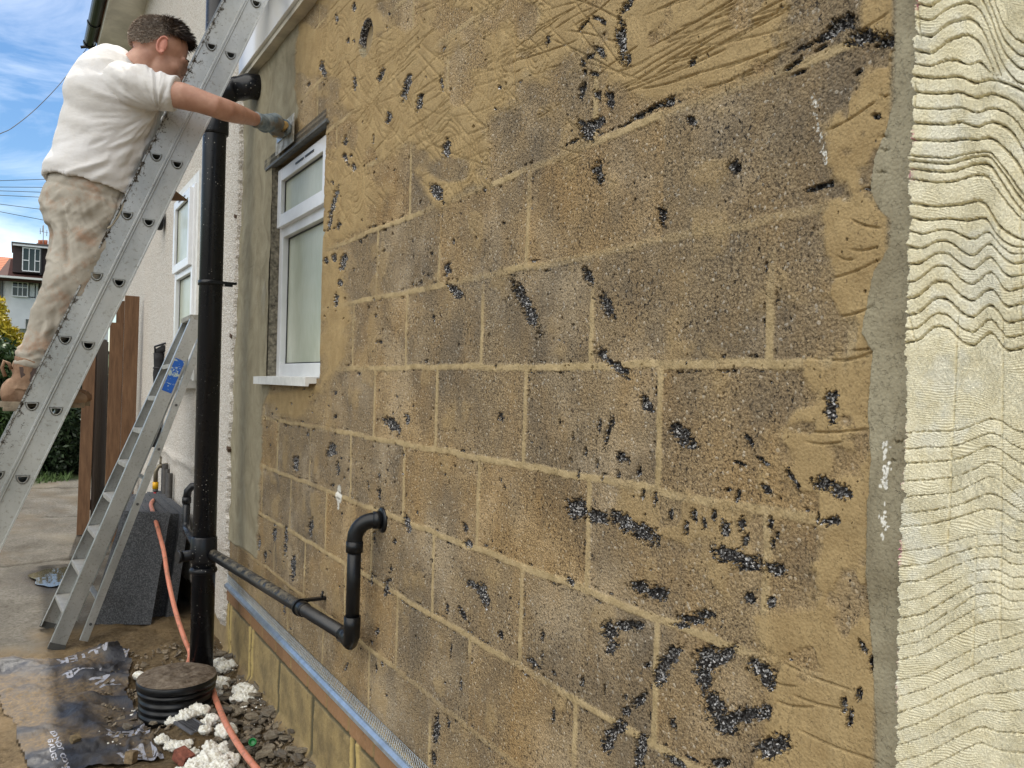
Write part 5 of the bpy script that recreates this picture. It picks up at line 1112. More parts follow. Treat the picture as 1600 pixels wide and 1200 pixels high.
# ================================================================== FAR HOUSE, neighbour roof
YH = 78.
def Q(x, y, dy=0.):
    p = Y(x, y, YH); return Vector((p.x, YH+dy, p.z))
fh = empty('far_house', (0, YH, 4), 'distant white house with a dark dormer, bay window and chimney', 'house')
def slab(b, x0, y0, x1, y1, d0, d1):
    xa, xb, za, zb = Q(x0, (y0+y1)/2).x, Q(x1, (y0+y1)/2).x, Q(45, y1).z, Q(45, y0).z; b.box((xa, YH+d0, za), (xb, YH+d1, zb))
M['hw'] = flat('far_render', (.66, .68, .70), .8, var=.05, sc=1); M['dk'] = flat('dark_cladding', (.05, .035, .035), .7, var=.1, sc=1)
s = Mt('dark_roof_tile', .8, .2); s.color(s.mix(s.wave(2.2, None, .5, 1, 'SIN', 'Z'), (.045, .022, .018), (.12, .055, .045))); M['rt'] = s.m
s = Mt('orange_roof_tile', .8, .2); s.color(s.mix(s.wave(1.6, None, .6, 1, 'SIN', 'Z'), (.30, .10, .05), (.55, .22, .12))); M['ot'] = s.m
b = MB(); slab(b, 4, 440, 170, 540, 0, 8); b.build('wall', M['hw'], fh)
b = MB(); slab(b, 20, 388, 170, 430, -1.6, 4); b.build('dormer', M['dk'], fh)
b = MB(); slab(b, 18, 385, 170, 388, -2.0, 4); b.build('dormer_roof', flat('dormer_felt', (.09, .09, .09), .8), fh)
b = MB(); slab(b, 20, 388, 170, 390.5, -2.03, -1.9); b.build('dormer_fascia', M['hw'], fh)
b = MB(); a0, a1 = Q(-6, 441), Q(170, 441); c0_, c1_ = Q(14, 405), Q(170, 405); a0.z = a1.z = Q(45, 441).z; c0_.z = c1_.z = Q(45, 400).z
b.prism([Vector((a0.x, YH-2.5, a0.z)), Vector((a1.x, YH-2.5, a1.z)), Vector((c1_.x, YH+3, c1_.z)), Vector((c0_.x, YH+3, c0_.z))], (0, .3, -.25)); b.build('roof', M['rt'], fh)
b = MB(); slab(b, -4, 438.5, 170, 441.5, -2.75, -2.5); b.build('gutter', M['upvc2'], fh)
M['dglass'] = flat('dark_glass', (.025, .04, .035), .08, .5, var=.2, sc=.6)
def fwin(x0, y0, x1, y1, bars, d, hb=None):
    b = MB(); slab(b, x0, y0, x1, y1, d, d+.1); w = b.build('window', M['dglass'], fh); b = MB(); t = 1.6
    slab(b, x0-t, y0-t, x1+t, y0, d-.1, d); slab(b, x0-t, y1, x1+t, y1+t, d-.1, d); slab(b, x0-t, y0, x0, y1, d-.1, d); slab(b, x1, y0, x1+t, y1, d-.1, d)
    for x in bars: slab(b, x-.6, y0, x+.6, y1, d-.1, d)
    if hb:
        for (xa, xb, y) in hb: slab(b, xa, y-.6, xb, y+.6, d-.09, d)
    b.build('frame', M['upvc'], w)
fwin(36, 393, 61, 426.5, (45, 54), -1.75, [(36, 45, 411), (54, 61, 411)]); fwin(76, 392, 100, 427, (84,), -1.75, [(76, 84, 411)]); fwin(20, 445, 42, 465, (28, 35), -1.2, [(20, 42, 452)]); fwin(66.5, 446, 74, 464, (), -.1); fwin(46, 446, 54, 465, (), -1.0)
b = MB(); slab(b, 16, 442, 58, 515, -1.1, .0); b.build('bay', M['hw'], fh)
b = MB(); slab(b, 62, 388, 64.5, 432, -1.95, -1.8); slab(b, 60.5, 442, 62, 510, -.15, 0); slab(b, 3, 442, 4.2, 470, -.15, 0); b.build('downpipe', M['gasket'], fh)
b = MB(); slab(b, 40, 500, 52, 515, -1.2, -1.05); b.build('door', M['dglass'], fh)
ch_ = MB(); slab(ch_, 60, 372, 80, 386, 3.5, 5.5); slab(ch_, 58.5, 370, 81, 373, 3.3, 5.7); cm_ = ch_.build('chimney', flat('chimney_brick', (.36, .15, .09), .8, var=.2, sc=2), fh)
b = MB()
for x in (64, 69, 74): a = Q(x, 370); b.tube([(a.x, YH+4.5, a.z), (a.x, YH+4.5, a.z+.35)], .14, 8)
b.build('chimney_pot', flat('terracotta', (.40, .16, .09), .8), cm_)
b = MB(); a = Q(68.5, 386); zt = Q(68.5, 342).z; b.tube([(a.x, YH+3.2, a.z), (a.x, YH+3.2, zt)], .03, 6)
for (x, y0, y1) in ((64.5, 347, 357), (68.5, 343, 354), (75, 350, 360)): p, q = Q(x, y0), Q(x, y1); b.tube([(p.x, YH+3.2, p.z), (p.x, YH+3.2, q.z)], .025, 6)
p, q = Q(63, 352), Q(77, 355); b.tube([(p.x, YH+3.2, p.z), (q.x, YH+3.2, q.z)], .02, 6); b.build('aerial', flat('aerial_metal', (.3, .3, .3), .5), cm_)
nh = empty('neighbour_house', (-8, YH+2, 4), 'distant house with an orange tiled roof at the left edge', 'house')
b = MB(); a0, a1 = Q(-140, 432), Q(12, 432); c0_, c1_ = Q(-140, 394), Q(23, 394); a0.z = a1.z; c0_.z = c1_.z
b.prism([Vector((a0.x, YH-1, a0.z)), Vector((a1.x, YH-1, a1.z)), Vector((c1_.x, YH+4, c1_.z)), Vector((c0_.x, YH+4, c0_.z))], (0, .3, -.25)); b.build('roof', M['ot'], nh)
b = MB(); slab(b, -140, 432, 4, 540, 1, 8); b.build('wall', M['hw'], nh)
b = MB(); slab(b, -8, 440, -2, 500, .6, 1); b.build('downpipe', M['dk'], nh)

# ---- overhead wires and the loose cable from the gutter
def wire(pa, pb, ya, yb, r, sag, label, grp=None, nm='overhead_wire'):
    a, c = Y(*pa, ya), Y(*pb, yb); pts = [a.lerp(c, k/16)+Vector((0, 0, -sag*4*(k/16)*(1-k/16))) for k in range(17)]
    b = MB(); b.tube(pts, r, 6); tag(b.build(nm, M['wire']), label, 'cable', grp)
M['wire'] = flat('grey_cable', (.05, .05, .055), .7)
for i, (ya, yb, lb) in enumerate([(281, 279, 'highest overhead wire against the sky left of the man'), (291, 292, 'second overhead wire from the top left of the man'), (297, 300, 'third overhead wire from the top left of the man'), (304, 308, 'fourth overhead wire from the top left of the man'), (318, 328, 'fifth overhead wire, sloping down towards the man'), (330, 345, 'lowest overhead wire, sloping down towards the man')]):
    a, c = Y(-400, ya-(yb-ya)*5.3, 20.+i*.1), Y(230, yb+(yb-ya)*2, 20.+i*.1); b = MB(); b.tube([a, a.lerp(c, .5)-Vector((0, 0, .02)), c], .0065, 6); tag(b.build('overhead_wire', M['wire']), lb, 'cable', 'overhead wires')
pa = Y(138, 72, 10.02); b = MB()
pts = [pa, Y(120, 97, 9.6), Y(92, 133, 9.2), Y(55, 171, 8.8), Y(20, 199, 8.4), Y(0, 209, 8.2), Y(-60, 235, 7.8)]; b.tube(spline(pts), .0035, 6); tag(b.build('loose_cable', M['wire']), 'thin cable hanging in a curve from the gutter corner across the sky', 'cable')
b = MB(); b.tube(spline([Y(168, 78, 9.9), Y(172, 86, 9.9), Y(172, 95, 9.9), Y(170, 104, 9.9)]), .004, 6); tag(b.build('loose_cable', M['wire']), 'short loose cable end hanging below the soffit behind the man\'s head', 'cable')

# ================================================================== THE PLASTERER
man = empty('person', (-.88, 3.38, 1.375), 'man in white t-shirt and muddy beige joggers standing on the ladder reaching out to trowel', 'person')
FWv = Vector(FW); CV = Vector(CAM)
def px2m(p): return (Vector(p)-CV).dot(FWv)/FPX
def loft(b, rings, n=40, ex=2.0, cap=True):
    """rings: (px, py, y, half width in survey px, half depth in m); cross-sections square to the path"""
    P = [Y(r[0], r[1], r[2]) for r in rings]; R = []
    for i, p in enumerate(P):
        a0, a1 = P[max(i-1, 0)], P[min(i+1, len(P)-1)]; t = a1-a0
        if t.length < 1e-5: t = P[1]-P[0]
        j = i
        if len(rings[i]) > 5: t = rings[i][5]
        t = t.normalized(); d = (p-CV).normalized(); a = t.cross(d).normalized(); bb = a.cross(t).normalized()
        rx = rings[i][3]*px2m(p); rd = rings[i][4]; ring = []
        for k in range(n):
            c, s_ = math.cos(2*PI_*k/n), math.sin(2*PI_*k/n); f = (abs(c)**ex+abs(s_)**ex)**(-1/ex)
            ring.append(b.bm.verts.new(p+a*(rx*c*f)+bb*(rd*s_*f)))
        R.append(ring)
    for i in range(len(R)-1):
        for k in range(n): f = b.face([R[i][k], R[i][(k+1) % n], R[i+1][(k+1) % n], R[i+1][k]]); f.smooth = True
    if cap: b.face(R[0][::-1]); b.face(R[-1])
    return b
def finish(o, vox, sm, disp=None, mat=None, par=None):
    bake(o, [('REMESH', dict(mode='VOXEL', voxel_size=vox)), ('SMOOTH', dict(iterations=sm, factor=.6))])
    me = o.data
    if disp:
        n = len(me.vertices); co = np.empty(n*3); me.vertices.foreach_get('co', co); co = co.reshape(-1, 3); nn = np.empty(n*3); me.vertices.foreach_get('normal', nn); nn = nn.reshape(-1, 3)
        co += nn*disp(co, nn)[:, None]; me.vertices.foreach_set('co', co.reshape(-1)); me.update()
    me.materials.clear(); me.materials.append(mat); me.polygons.foreach_set('use_smooth', [True]*len(me.polygons)); me.update()
    if par is not None:
        o.parent = par; T = Matrix.Identity(4); p = par
        while p is not None: T = Matrix.Translation(p.location) @ T; p = p.parent
        me.transform(T.inverted())
    return o
def skin_mat():
    s = Mt('skin', .5, .4); n = s.noise(18, 5, .6); m_ = s.noise(120, 3, .6); s.color(s.mix(s.ramp(n, [(.3, 0), (.7, 1)]), (.38, .19, .13), (.54, .31, .225))); s.b.inputs['Subsurface Weight'].default_value = .08; s.b.inputs['Subsurface Radius'].default_value = (.02, .008, .004); s.bump(m_, .15, .001); return s.m
M['skin'] = skin_mat()
# head frame: looking towards the wall, chin down
tl = rad(27); HF = Vector((math.cos(tl), .02, -math.sin(tl))).normalized(); HU = Vector((math.sin(tl), 0, math.cos(tl))); HL = HU.cross(HF).normalized(); HU = HF.cross(HL).normalized()
HR = Matrix((HF, HL, HU)).transposed(); HC_ = Y(251, 84, 3.34); HS = 1.06
def H(f, l, u): return HC_+HR @ (Vector((f, l, u))*HS)
b = MB()
def he(f, l, u, r, rot=None): b.ellip(H(f, l, u), tuple(q*HS for q in r), HR if rot is None else HR @ rot, 28, 20)
he(-.018, 0, .030, (.096, .075, .088)); he(.028, 0, -.035, (.066, .060, .085)); he(.03, 0, -.083, (.056, .050, .036)); he(.072, 0, -.103, (.022, .024, .018))
he(.074, 0, .020, (.020, .048, .013)); he(.090, 0, -.008, (.015, .010, .024), Matrix.Rotation(.35, 3, 'Y')); he(.106, 0, -.034, (.017, .013, .012)); he(.098, .011, -.040, (.012, .009, .009)); he(.098, -.011, -.040, (.012, .009, .009))
he(.088, 0, -.064, (.014, .024, .007)); he(.086, 0, -.076, (.014, .022, .008))
for sg in (-1, 1): he(.052, .036*sg, -.030, (.028, .022, .026))
nb = Y(207, 118, 3.38)
b.tube([H(-.02, 0, -.03), H(-.035, 0, -.085), nb+Vector((.01, 0, .0)), nb+Vector((-.03, 0, -.05))], [.058, .058, .064, .075], 24)
# right (near) arm, reaching
ARM = [(196, 134, 3.32, 22, .055), (226, 139, 3.20, 20, .048), (255, 144, 3.155, 19, .046), (272, 147.5, 3.135, 20, .046), (285, 150, 3.125, 20.5, .047), (312, 158, 3.11, 18, .044), (335, 166, 3.10, 17, .042), (352, 172, 3.115, 17, .042), (368, 177, 3.15, 15.5, .037), (385, 182, 3.20, 12.5, .030), (400, 187, 3.25, 10, .024), (412, 192, 3.30, 10.5, .022)]
loft(b, ARM, 28)
# left arm, bent in front holding the hawk
b.tube([Y(150, 128, 3.45), Vector((-.70, 3.52, 2.42)), Vector((-.66, 3.60, 2.27))], [.055, .048, .040], 20); b.tube([Vector((-.66, 3.60, 2.27)), Vector((-.62, 3.61, 2.21)), Vector((-.585, 3.61, 2.19))], [.040, .032, .028], 20)
b.ellip((-.575, 3.61, 2.195), (.035, .04, .03)); 
for k in range(4): b.tube([(-.575, 3.585+.018*k, 2.205), (-.545, 3.585+.018*k, 2.205), (-.535, 3.585+.018*k, 2.185), (-.555, 3.585+.018*k, 2.172)], .009, 8)
# trunk and legs (under the clothes)
loft(b, [(143, 320, 3.38, 42, .085), (152, 262, 3.38, 54, .10), (165, 215, 3.38, 57, .105), (178, 165, 3.37, 58, .11), (188, 130, 3.36, 52, .10), (200, 108, 3.37, 25, .06)], 32)
loft(b, [(138, 310, 3.34, 34, .07), (128, 370, 3.33, 26, .058), (116, 430, 3.31, 20, .045), (94, 480, 3.29, 16, .038), (70, 540, 3.29, 13, .030), (56, 585, 3.29, 12, .03)], 24)
loft(b, [(134, 310, 3.44, 34, .07), (122, 370, 3.45, 25, .055), (112, 430, 3.46, 19, .042), (98, 480, 3.46, 15, .038), (82, 535, 3.46, 12, .03), (72, 580, 3.46, 11, .03)], 24)
body = b.build('body', None, None, True); finish(body, .0042, 3, None, M['skin'], man)
# ears
for sg in (-1, 1):
    b = MB(); c = H(-.004, .077*sg, -.004); R = HR @ Matrix.Rotation(-.18, 3, 'Y') @ Matrix.Rotation(.32*sg, 3, 'Z')
    pts = []; 
    for k in range(17):
        a = -2.35+k/16*4.6; pts.append(c+R @ Vector((-math.cos(a)*.0165-.004*0, .010*sg, math.sin(a+0.0)*.030+.004))*HS)
    b.tube(pts, [.0035+.0015*math.sin(k/16*PI_) for k in range(17)], 8)
    b.ellip(c+R @ Vector((0, .004*sg, .002)), (.0155*HS, .006*HS, .029*HS), R, 16, 12); b.ellip(c+R @ Vector((.004, .007*sg, -.024)), (.009, .006, .010), R, 12, 8)
    er = b.build('ear', None, None, True); finish(er, .0022, 2, None, M['ear'] if 'ear' in M else M.setdefault('ear', flat('ear_skin', (.52, .21, .15), .5, .4, var=.1, sc=60)), man)
for sg in (-1, 1):
    b = MB(); b.ellip(H(.067, .026*sg, -.001), (.0105, .0105, .010), HR, 16, 12); ey = b.build('eye', flat('eye_white', (.7, .68, .65), .2) if sg < 0 else bpy.data.materials['eye_white'], man)
    b = MB(); b.ellip(H(.076, .026*sg, -.001), (.0035, .005, .005), HR, 12, 8); b.build('iris', flat('iris', (.05, .03, .02), .2) if sg < 0 else bpy.data.materials['iris'], ey)
    b = MB(); b.tube([H(.080, .016*sg, .021), H(.086, .030*sg, .026), H(.074, .047*sg, .021)], [.004, .005, .002], 8); b.build('eyebrow', flat('dark_brow', (.035, .02, .014), .9) if sg < 0 else bpy.data.materials['dark_brow'], man)
# hair: an under-cap plus short strands
def hair():
    rg = np.random.default_rng(5); n = 26000
    d = rg.normal(size=(n, 3)); d /= np.linalg.norm(d, axis=1)[:, None]
    f, l, u = d.T
    # hairline: forehead, round the ear, down to the nape
    nn = (fbm(f*5, u*5+l*3, 3, 4)-.5)*.16
    line = np.where(f > .48, .52+.5*(f-.48), np.where(f > .0, .18+.70*(f-.0)*1.0, -.52+np.clip(f+.0, -1, 0)*.12+ .70*np.clip(1+f/.32, 0, 1)))
    ok = (u+nn) > line
    d = d[ok]; f, l, u = d.T; n = len(d)
    top = sstep(-.15, .45, f*1.0+u*.55-.12)
    base = np.array([-.018, 0, .030])+d*np.array([.0975, .0765, .0895])
    g = np.stack([-.4+1.3*top, l*.25, -.9+.9*top], -1); g = g+d*(.35+.45*top)[:, None]+rg.normal(size=(n, 3))*.42; g /= np.linalg.norm(g, axis=1)[:, None]
    L_ = (.012+.020*top)*rg.uniform(.6, 1.3, n)
    w = np.cross(g, d); w /= np.linalg.norm(w, axis=1)[:, None]+1e-9; w *= .0011+.0004*top[:, None]
    mid = base+g*L_[:, None]*.55+d*.0015; tip = base+g*L_[:, None]+np.array([.004, 0, -.004])*top[:, None]
    V = np.stack([base-w, base+w, mid+w*.8, tip, mid-w*.8], 1).reshape(-1, 3)*HS
    V = V @ np.array(HR).T+np.array(HC_)
    me = bpy.data.meshes.new('hair'); me.vertices.add(5*n); me.vertices.foreach_set('co', V.astype(np.float32).reshape(-1)); me.loops.add(5*n); me.loops.foreach_set('vertex_index', np.arange(5*n).astype(np.int32)); me.polygons.add(n); me.polygons.foreach_set('loop_start', (np.arange(n)*5).astype(np.int32)); me.update(calc_edges=True)
    grey = np.clip((1-top)*1.0+rg.normal(size=n)*.22-.05, 0, 1); cc = np.repeat(np.stack([grey, grey, grey, grey*0+1], -1), 5, 0).astype(np.float32); at = me.attributes.new('leaf', 'FLOAT_COLOR', 'POINT'); at.data.foreach_set('color', cc.reshape(-1))  # back strands greyer, and lightened in colour for sunlit speckles
    s = Mt('grey_sunlit_hair', .5, .4); A = s.t.nodes.new('ShaderNodeAttribute'); A.attribute_name = 'leaf'; q_ = s.t.nodes.new('ShaderNodeSeparateColor'); s.L(A.outputs['Color'], q_.inputs[0]); s.color(s.ramp(q_.outputs[0], [(.0, (.035, .023, .017)), (.5, (.15, .105, .075)), (1., (.50, .42, .35))]))
    h = link('hair', me, s.m, man)
    # under-cap
    t = bmesh.new(); bmesh.ops.create_uvsphere(t, u_segments=48, v_segments=36, radius=1)
    for v in t.verts: v.co = v.co.normalized()
    kill = []
    for v in t.verts:
        f, l, u = v.co; q = (float(fbm(f*5, u*5+l*3, 3, 4))-.5)*.16
        ln = .56+.5*(f-.48) if f > .48 else (.22+.70*f if f > 0 else -.48+f*.12+.70*min(max(1+f/.32, 0), 1))
        if u+q < ln: kill.append(v)
    bmesh.ops.delete(t, geom=kill, context='VERTS')
    for v in t.verts: v.co = H(-.018+v.co.x*.0985, v.co.y*.0775, .030+v.co.z*.0905)
    me = bpy.data.meshes.new('scalp'); t.to_mesh(me); t.free(); link('scalp', me, flat('scalp_hair', (.13, .095, .075), .8, var=.4, sc=200), h, True)
hair()
# ---- t-shirt
b = MB()
up = (Y(150, 262, 3.38)-Y(143, 300, 3.38)); hemT = (Y(145, 250, 3.38)-Y(143, 300, 3.38)); tt = Vector((.22, 0, .97))
loft(b, [(146, 262, 3.38, 56, .11, tt), (143, 292, 3.38, 62, .135, tt), (143, 297, 3.38, 67, .152, tt), (147, 280, 3.38, 69, .155), (152, 258, 3.38, 68, .155), (163, 225, 3.38, 70, .155), (173, 190, 3.375, 70, .16), (180, 160, 3.37, 69, .16), (184, 138, 3.39, 66, .145), (188, 120, 3.415, 57, .118), (196, 106, 3.43, 43, .09), (206, 96, 3.43, 28, .06)], 48, 2.15)
# near sleeve
sT = (Y(268, 145, 3.15)-Y(225, 136, 3.2)); 
loft(b, [(190, 132, 3.28, 34, .09), (218, 134, 3.21, 33, .078), (245, 140, 3.175, 28, .066), (262, 144, 3.158, 26.5, .064), (274, 146.5, 3.145, 27, .064), (274.5, 146.7, 3.145, 24.5, .058), (255, 143, 3.16, 22.5, .055)], 36, 2.1)
# far sleeve
b.tube([Y(160, 118, 3.42), Vector((-.715, 3.50, 2.46)), Vector((-.70, 3.53, 2.38))], [.08, .072, .066], 24)
shirt = b.build('tshirt', None, None, True)
def shirt_disp(co, nn):
    U, V = proj(co[:, 0], co[:, 1], co[:, 2])
    # folds radiate from the armpit and gather at the waist
    ax, ay = 248., 170.; dx, dy = U-ax, V-ay; r = np.hypot(dx, dy)+1; th = np.arctan2(dy, -dx)
    f1 = (fbm(th*4.2+r/160, r/70, 3, 3)-.5)*np.exp(-((r-60)/95)**2)*.020
    f2 = (np.abs(fbm((V+U*.35)/21, U/70+co[:, 1]*5, 2, 9)-.5)-.15)*sstep(170, 265, V)*.030
    f3 = (fbm((V*.9-U*.35)/34, (U*.9+V*.35)/110, 2, 15)-.5)*.022
    sl_ = (fbm((U*.4-V)/11, (U+V*.3)/60, 2, 21)-.5)*.010*sstep(215, 245, U)*sstep(278, 262, U)
    hem = sstep(6, 0, np.abs((V-(272+(U-80)*.25))))*.0
    return (f1-f2+f3)*1.25*sstep(275, 250, U)+sl_+.002
s = Mt('white_cotton', .85, .2); n = s.noise(4.5, 5, .6); w_ = s.noise(26, 5, .6, s.vec((1, 1, .5))); c = s.mix(s.ramp(n, [(.35, 0), (.7, 1)]), (.72, .71, .71), (.60, .575, .54)); z = s.xyz()[2]
c = s.mix(s.math('MULTIPLY', s.ramp(w_, [(.55, 0), (.72, 1)]), .25), c, (.60, .53, .45)); s.color(c); s.bump(s.math('ADD', s.noise(30, 4, .6, s.vec((1, 1, 2.))), s.math('MULTIPLY', s.noise(700, 2), .1)), .35, .006)
finish(shirt, .0045, 3, shirt_disp, s.m, man)
# ---- joggers
b = MB()
loft(b, [(148, 282, 3.38, 58, .135), (141, 305, 3.38, 63, .145), (137, 325, 3.38, 68, .150), (133, 345, 3.38, 66, .145), (130, 362, 3.38, 55, .125)], 48, 2.1)
loft(b, [(138, 330, 3.335, 50, .095), (131, 375, 3.32, 47, .090), (124, 410, 3.31, 44, .084), (113, 440, 3.30, 38, .076), (97, 475, 3.295, 34, .068), (80, 508, 3.29, 31, .062), (65, 540, 3.29, 28, .056), (55, 563, 3.29, 26.5, .055), (52, 573, 3.29, 24.5, .052), (51, 578, 3.29, 22, .048), (56, 560, 3.29, 18, .042)], 40, 2.0)
loft(b, [(128, 335, 3.45, 48, .095), (120, 380, 3.46, 42, .082), (112, 430, 3.46, 35, .07), (100, 480, 3.46, 31, .062), (84, 530, 3.46, 27, .055), (74, 572, 3.46, 25, .052), (76, 560, 3.46, 18, .042)], 36, 2.0)
tr = b.build('joggers', None, None, True)
def tr_disp(co, nn):
    U, V = proj(co[:, 0], co[:, 1], co[:, 2])
    a = (U*.55+V*.83); c = (U*.83-V*.55)
    f1 = (np.abs(fbm(c/26+fbm(a/60, c/60, 2, 3)*2, a/120, 3, 31)-.5)-.12)*.040*sstep(290, 330, V)
    f2 = (fbm(a/16, c/50, 3, 37)-.5)*.016
    ank = (np.abs(fbm(V/9, U/60, 2, 41)-.5)-.1)*.03*sstep(520, 560, V)
    seat = -np.exp(-((U-(100+(V-350)*.1))/5.)**2)*.016*sstep(325, 350, V)*sstep(430, 390, V)
    wb = np.exp(-((V-(283+(U-80)*.25))/3.5)**2)*(-.004)
    side = -np.exp(-((U-(192-(V-300)*.33))/3.)**2)*.006*sstep(285, 300, V)*sstep(360, 340, V)
    return -f1+f2+ank+seat+wb+side
s = Mt('muddy_joggers', .95, .1); n = s.noise(3.5, 6, .65); m_ = s.noise(9, 6, .7); c = s.mix(s.ramp(n, [(.35, 0), (.65, 1)]), (.33, .30, .25), (.49, .455, .39)); c = s.mix(s.math('MULTIPLY', s.ramp(m_, [(.52, 0), (.66, 1)]), .6), c, (.36, .20, .12)); c = s.mix(s.ramp(s.noise(14, 5, .7), [(.60, 0), (.70, .5)]), c, (.16, .13, .10)); s.color(c); s.bump(s.noise(300, 3, .7), .3, .002)
finish(tr, .005, 3, tr_disp, s.m, man)
b = MB(); b.tube(spline([Y(197, 300, 3.26), Y(194, 315, 3.25), Y(186, 335, 3.245), Y(176, 350, 3.24), Y(168, 357, 3.235)], 5), .0035, 6); b.build('drawcord', flat('beige_cord', (.42, .37, .28), .9), man)
# ---- boots
lt_ = Mt('muddy_tan_leather', .75, .3); n = lt_.noise(10, 6, .7); c = lt_.mix(lt_.ramp(n, [(.35, 0), (.65, 1)]), (.16, .085, .05), (.34, .22, .14)); c = lt_.mix(lt_.ramp(lt_.noise(4, 4), [(.5, 0), (.7, .6)]), c, (.36, .28, .20)); lt_.color(c); lt_.bump(n, .5, .004); M['boot'] = lt_.m
def boot(y, dx):
    b = MB(); z0 = 1.378
    def e(x, z, r): b.ellip((x+dx, y, z), r, None, 24, 16)
    e(-.992, z0+.050, (.040, .036, .052)); e(-.955, z0+.055, (.062, .038, .055)); e(-.895, z0+.040, (.085, .040, .040)); e(-.835, z0+.034, (.060, .043, .034)); e(-.815, z0+.032, (.050, .042, .030))
    b.tube([(-.962+dx, y, z0+.06), (-.955+dx, y, z0+.11), (-.945+dx, y, z0+.165), (-.944+dx, y, z0+.155)], [.046, .043, .047, .036], 24)
    o = b.build('boot', None, None, True); finish(o, .003, 3, lambda co, nn: (fbm(co[:, 0]*40, co[:, 2]*40+co[:, 1]*20, 3, 4)-.5)*.006, M['boot'], man)
    b = MB(); pts = []
    for k in range(40):
        a = 2*PI_*k/40; x = math.cos(a); yy = math.sin(a); w = .044 if x > 0 else .038; w -= .006*math.exp(-((x+.15)/.3)**2); pts.append(Vector((-.903+dx+.130*x*(1+.0*abs(x)), y+w*(abs(yy)**.6)*(1 if yy >= 0 else -1), z0)))
    b.prism(pts, (0, 0, .020)); b.obox((-.985+dx, y, z0-.006), (.075, .066, .014), None, .004); sl2 = b.build('sole', flat('dusty_sole', (.30, .24, .17), .9, var=.25, sc=30, bump=.003) if 'dusty_sole' not in bpy.data.materials else bpy.data.materials['dusty_sole'], o)
    b = MB(); b.tube([(-1.018+dx, y, z0+.105), (-1.028+dx, y, z0+.135), (-1.022+dx, y, z0+.158), (-1.008+dx, y, z0+.15), (-1.0+dx, y, z0+.13)], .006, 8); b.build('pull_tab', M['boot'], o)
    b = MB(); b.prism([Vector((-.965+dx, y-.0405, z0+.060)), Vector((-.930+dx, y-.0415, z0+.060)), Vector((-.918+dx, y-.042, z0+.140)), Vector((-.978+dx, y-.042, z0+.140))], (0, .083, 0)); b.build('elastic_panel', flat('elastic', (.10, .07, .06), .9) if 'elastic' not in bpy.data.materials else bpy.data.materials['elastic'], o)
boot(3.285, 0.); boot(3.47, .03)
# ---- glove gripping the trowel
hx, hz = -.062, 2.552
b = MB(); wr = Y(405, 189, 3.27); cu = Y(398, 186.5, 3.245)
b.tube([cu, wr, Y(413, 193, 3.32)], [.031, .030, .033], 24); b.ellip(Vector((hx-.030, 3.395, hz+.004)), (.030, .045, .044), Matrix.Rotation(.25, 3, 'X'), 24, 16); b.tube([Y(412, 193, 3.31), Vector((hx-.035, 3.37, hz+.006)), Vector((hx-.028, 3.42, hz+.01))], [.036, .038, .03], 20)
for k, (r_, y_) in enumerate(((.0105, 3.395), (.0112, 3.418), (.0112, 3.441), (.0098, 3.463))):
    pts = []
    for j in range(9):
        a = PI_-.15-j/8*3.9; R_ = .0285; pts.append((hx+R_*math.cos(a)*1.05, y_+.004*math.sin(j), hz+R_*math.sin(a)))
    b.tube([(hx-.045, y_-.012, hz+.012)]+pts, [r_*1.15]+[r_*(1.05 if j in (2, 5) else .96)*(1-.03*j*.5) for j in range(9)], 12)
b.tube([(hx-.045, 3.385, hz-.018), (hx-.030, 3.375, hz-.032), (hx-.006, 3.382, hz-.034), (hx+.010, 3.392, hz-.028)], [.017, .0145, .012, .010], 12)
gl = b.build('glove', None, None, True)
s = Mt('blue_grey_glove', .7, .3); n = s.noise(26, 5, .6); c = s.mix(s.ramp(n, [(.4, 0), (.6, 1)]), (.115, .155, .185), (.26, .30, .31)); xg = s.xyz()
c = s.mix(s.ramp(s.noise(12, 4), [(.52, 0), (.62, .85)]), c, (.16, .13, .09)); s.color(c); s.bump(n, .6, .004)
finish(gl, .0028, 1, lambda co, nn: (fbm(co[:, 0]*60, co[:, 2]*60+co[:, 1]*40, 3, 4)-.5)*.005, s.m, man)
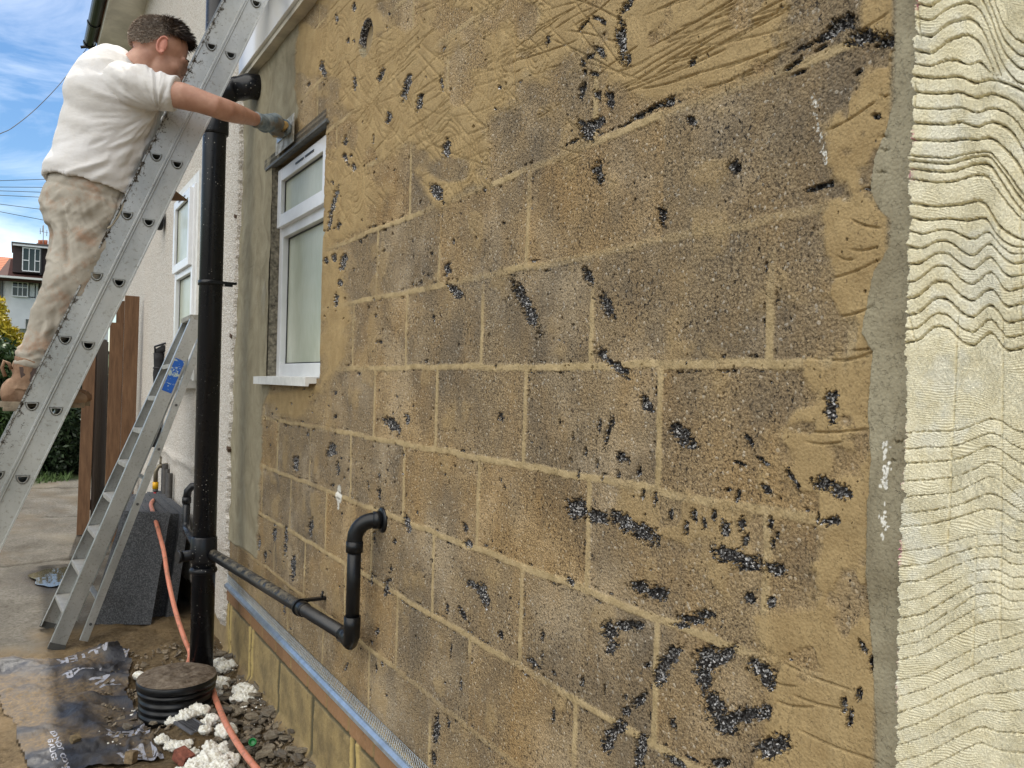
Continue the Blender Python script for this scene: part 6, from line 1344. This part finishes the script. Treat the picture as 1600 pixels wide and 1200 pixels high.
# ---- plastering trowel on the wall
tw = empty('trowel', (-.02, 3.5, 2.552), 'plastering trowel with a wooden handle pressed flat on the grey render', 'trowel')
b = MB(); b.box((-.0235, 3.36, 2.492), (-.0215, 3.635, 2.612)); s = Mt('mortar_smeared_steel', .5, .4, .3); n = s.noise(22, 6, .7); c = s.mix(s.ramp(n, [(.42, 0), (.56, 1)]), (.56, .53, .46), (.34, .30, .22)); c = s.mix(s.ramp(s.noise(30, 5, .6), [(.60, 0), (.66, 1)]), c, (.13, .085, .05)); s.color(c); s.bump(n, .7, .004); b.build('blade', s.m, tw)
b = MB(); b.tube([(-.024, 3.42, hz), (-.036, 3.42, hz), (-.062, 3.415, hz), (-.062, 3.43, hz)], .006, 8); b.tube([(-.024, 3.54, hz), (-.04, 3.545, hz), (-.062, 3.525, hz)], .006, 8); b.box((-.0285, 3.40, hz-.012), (-.0236, 3.60, hz+.012)); b.build('shank', M['steel'], tw)
b = MB(); b.tube([(-.062, 3.352, hz), (-.062, 3.356, hz), (-.062, 3.38, hz), (-.062, 3.44, hz), (-.062, 3.50, hz), (-.062, 3.52, hz)], [.013, .0165, .0165, .0185, .0165, .012], 20); b.build('handle', flat('yellow_wood_handle', (.42, .27, .09), .5, var=.25, sc=40), tw)
# ---- hawk board in the other hand
hk = empty('hawk_board', (-.57, 3.60, 2.26), 'brown plasterer\'s hawk held out behind the ladder', 'hawk')
b = MB(); R = Matrix.Rotation(-.10, 3, 'X') @ Matrix.Rotation(.09, 3, 'Y') @ Matrix.Rotation(PI_/4+.15, 3, 'Z'); b.obox((-.578, 3.60, 2.262), (.27, .27, .008), R, .002); b.build('board', flat('brown_ply', (.20, .11, .055), .7, var=.25, sc=9), hk)
b = MB(); b.ellip((-.578, 3.60, 2.295), (.085, .085, .035)); pl = b.build('mortar', M['mud'], hk, True)
b = MB(); b.tube([(-.575, 3.60, 2.257), (-.565, 3.61, 2.15)], .015, 14); b.build('handle', bpy.data.materials['yellow_wood_handle'], hk)
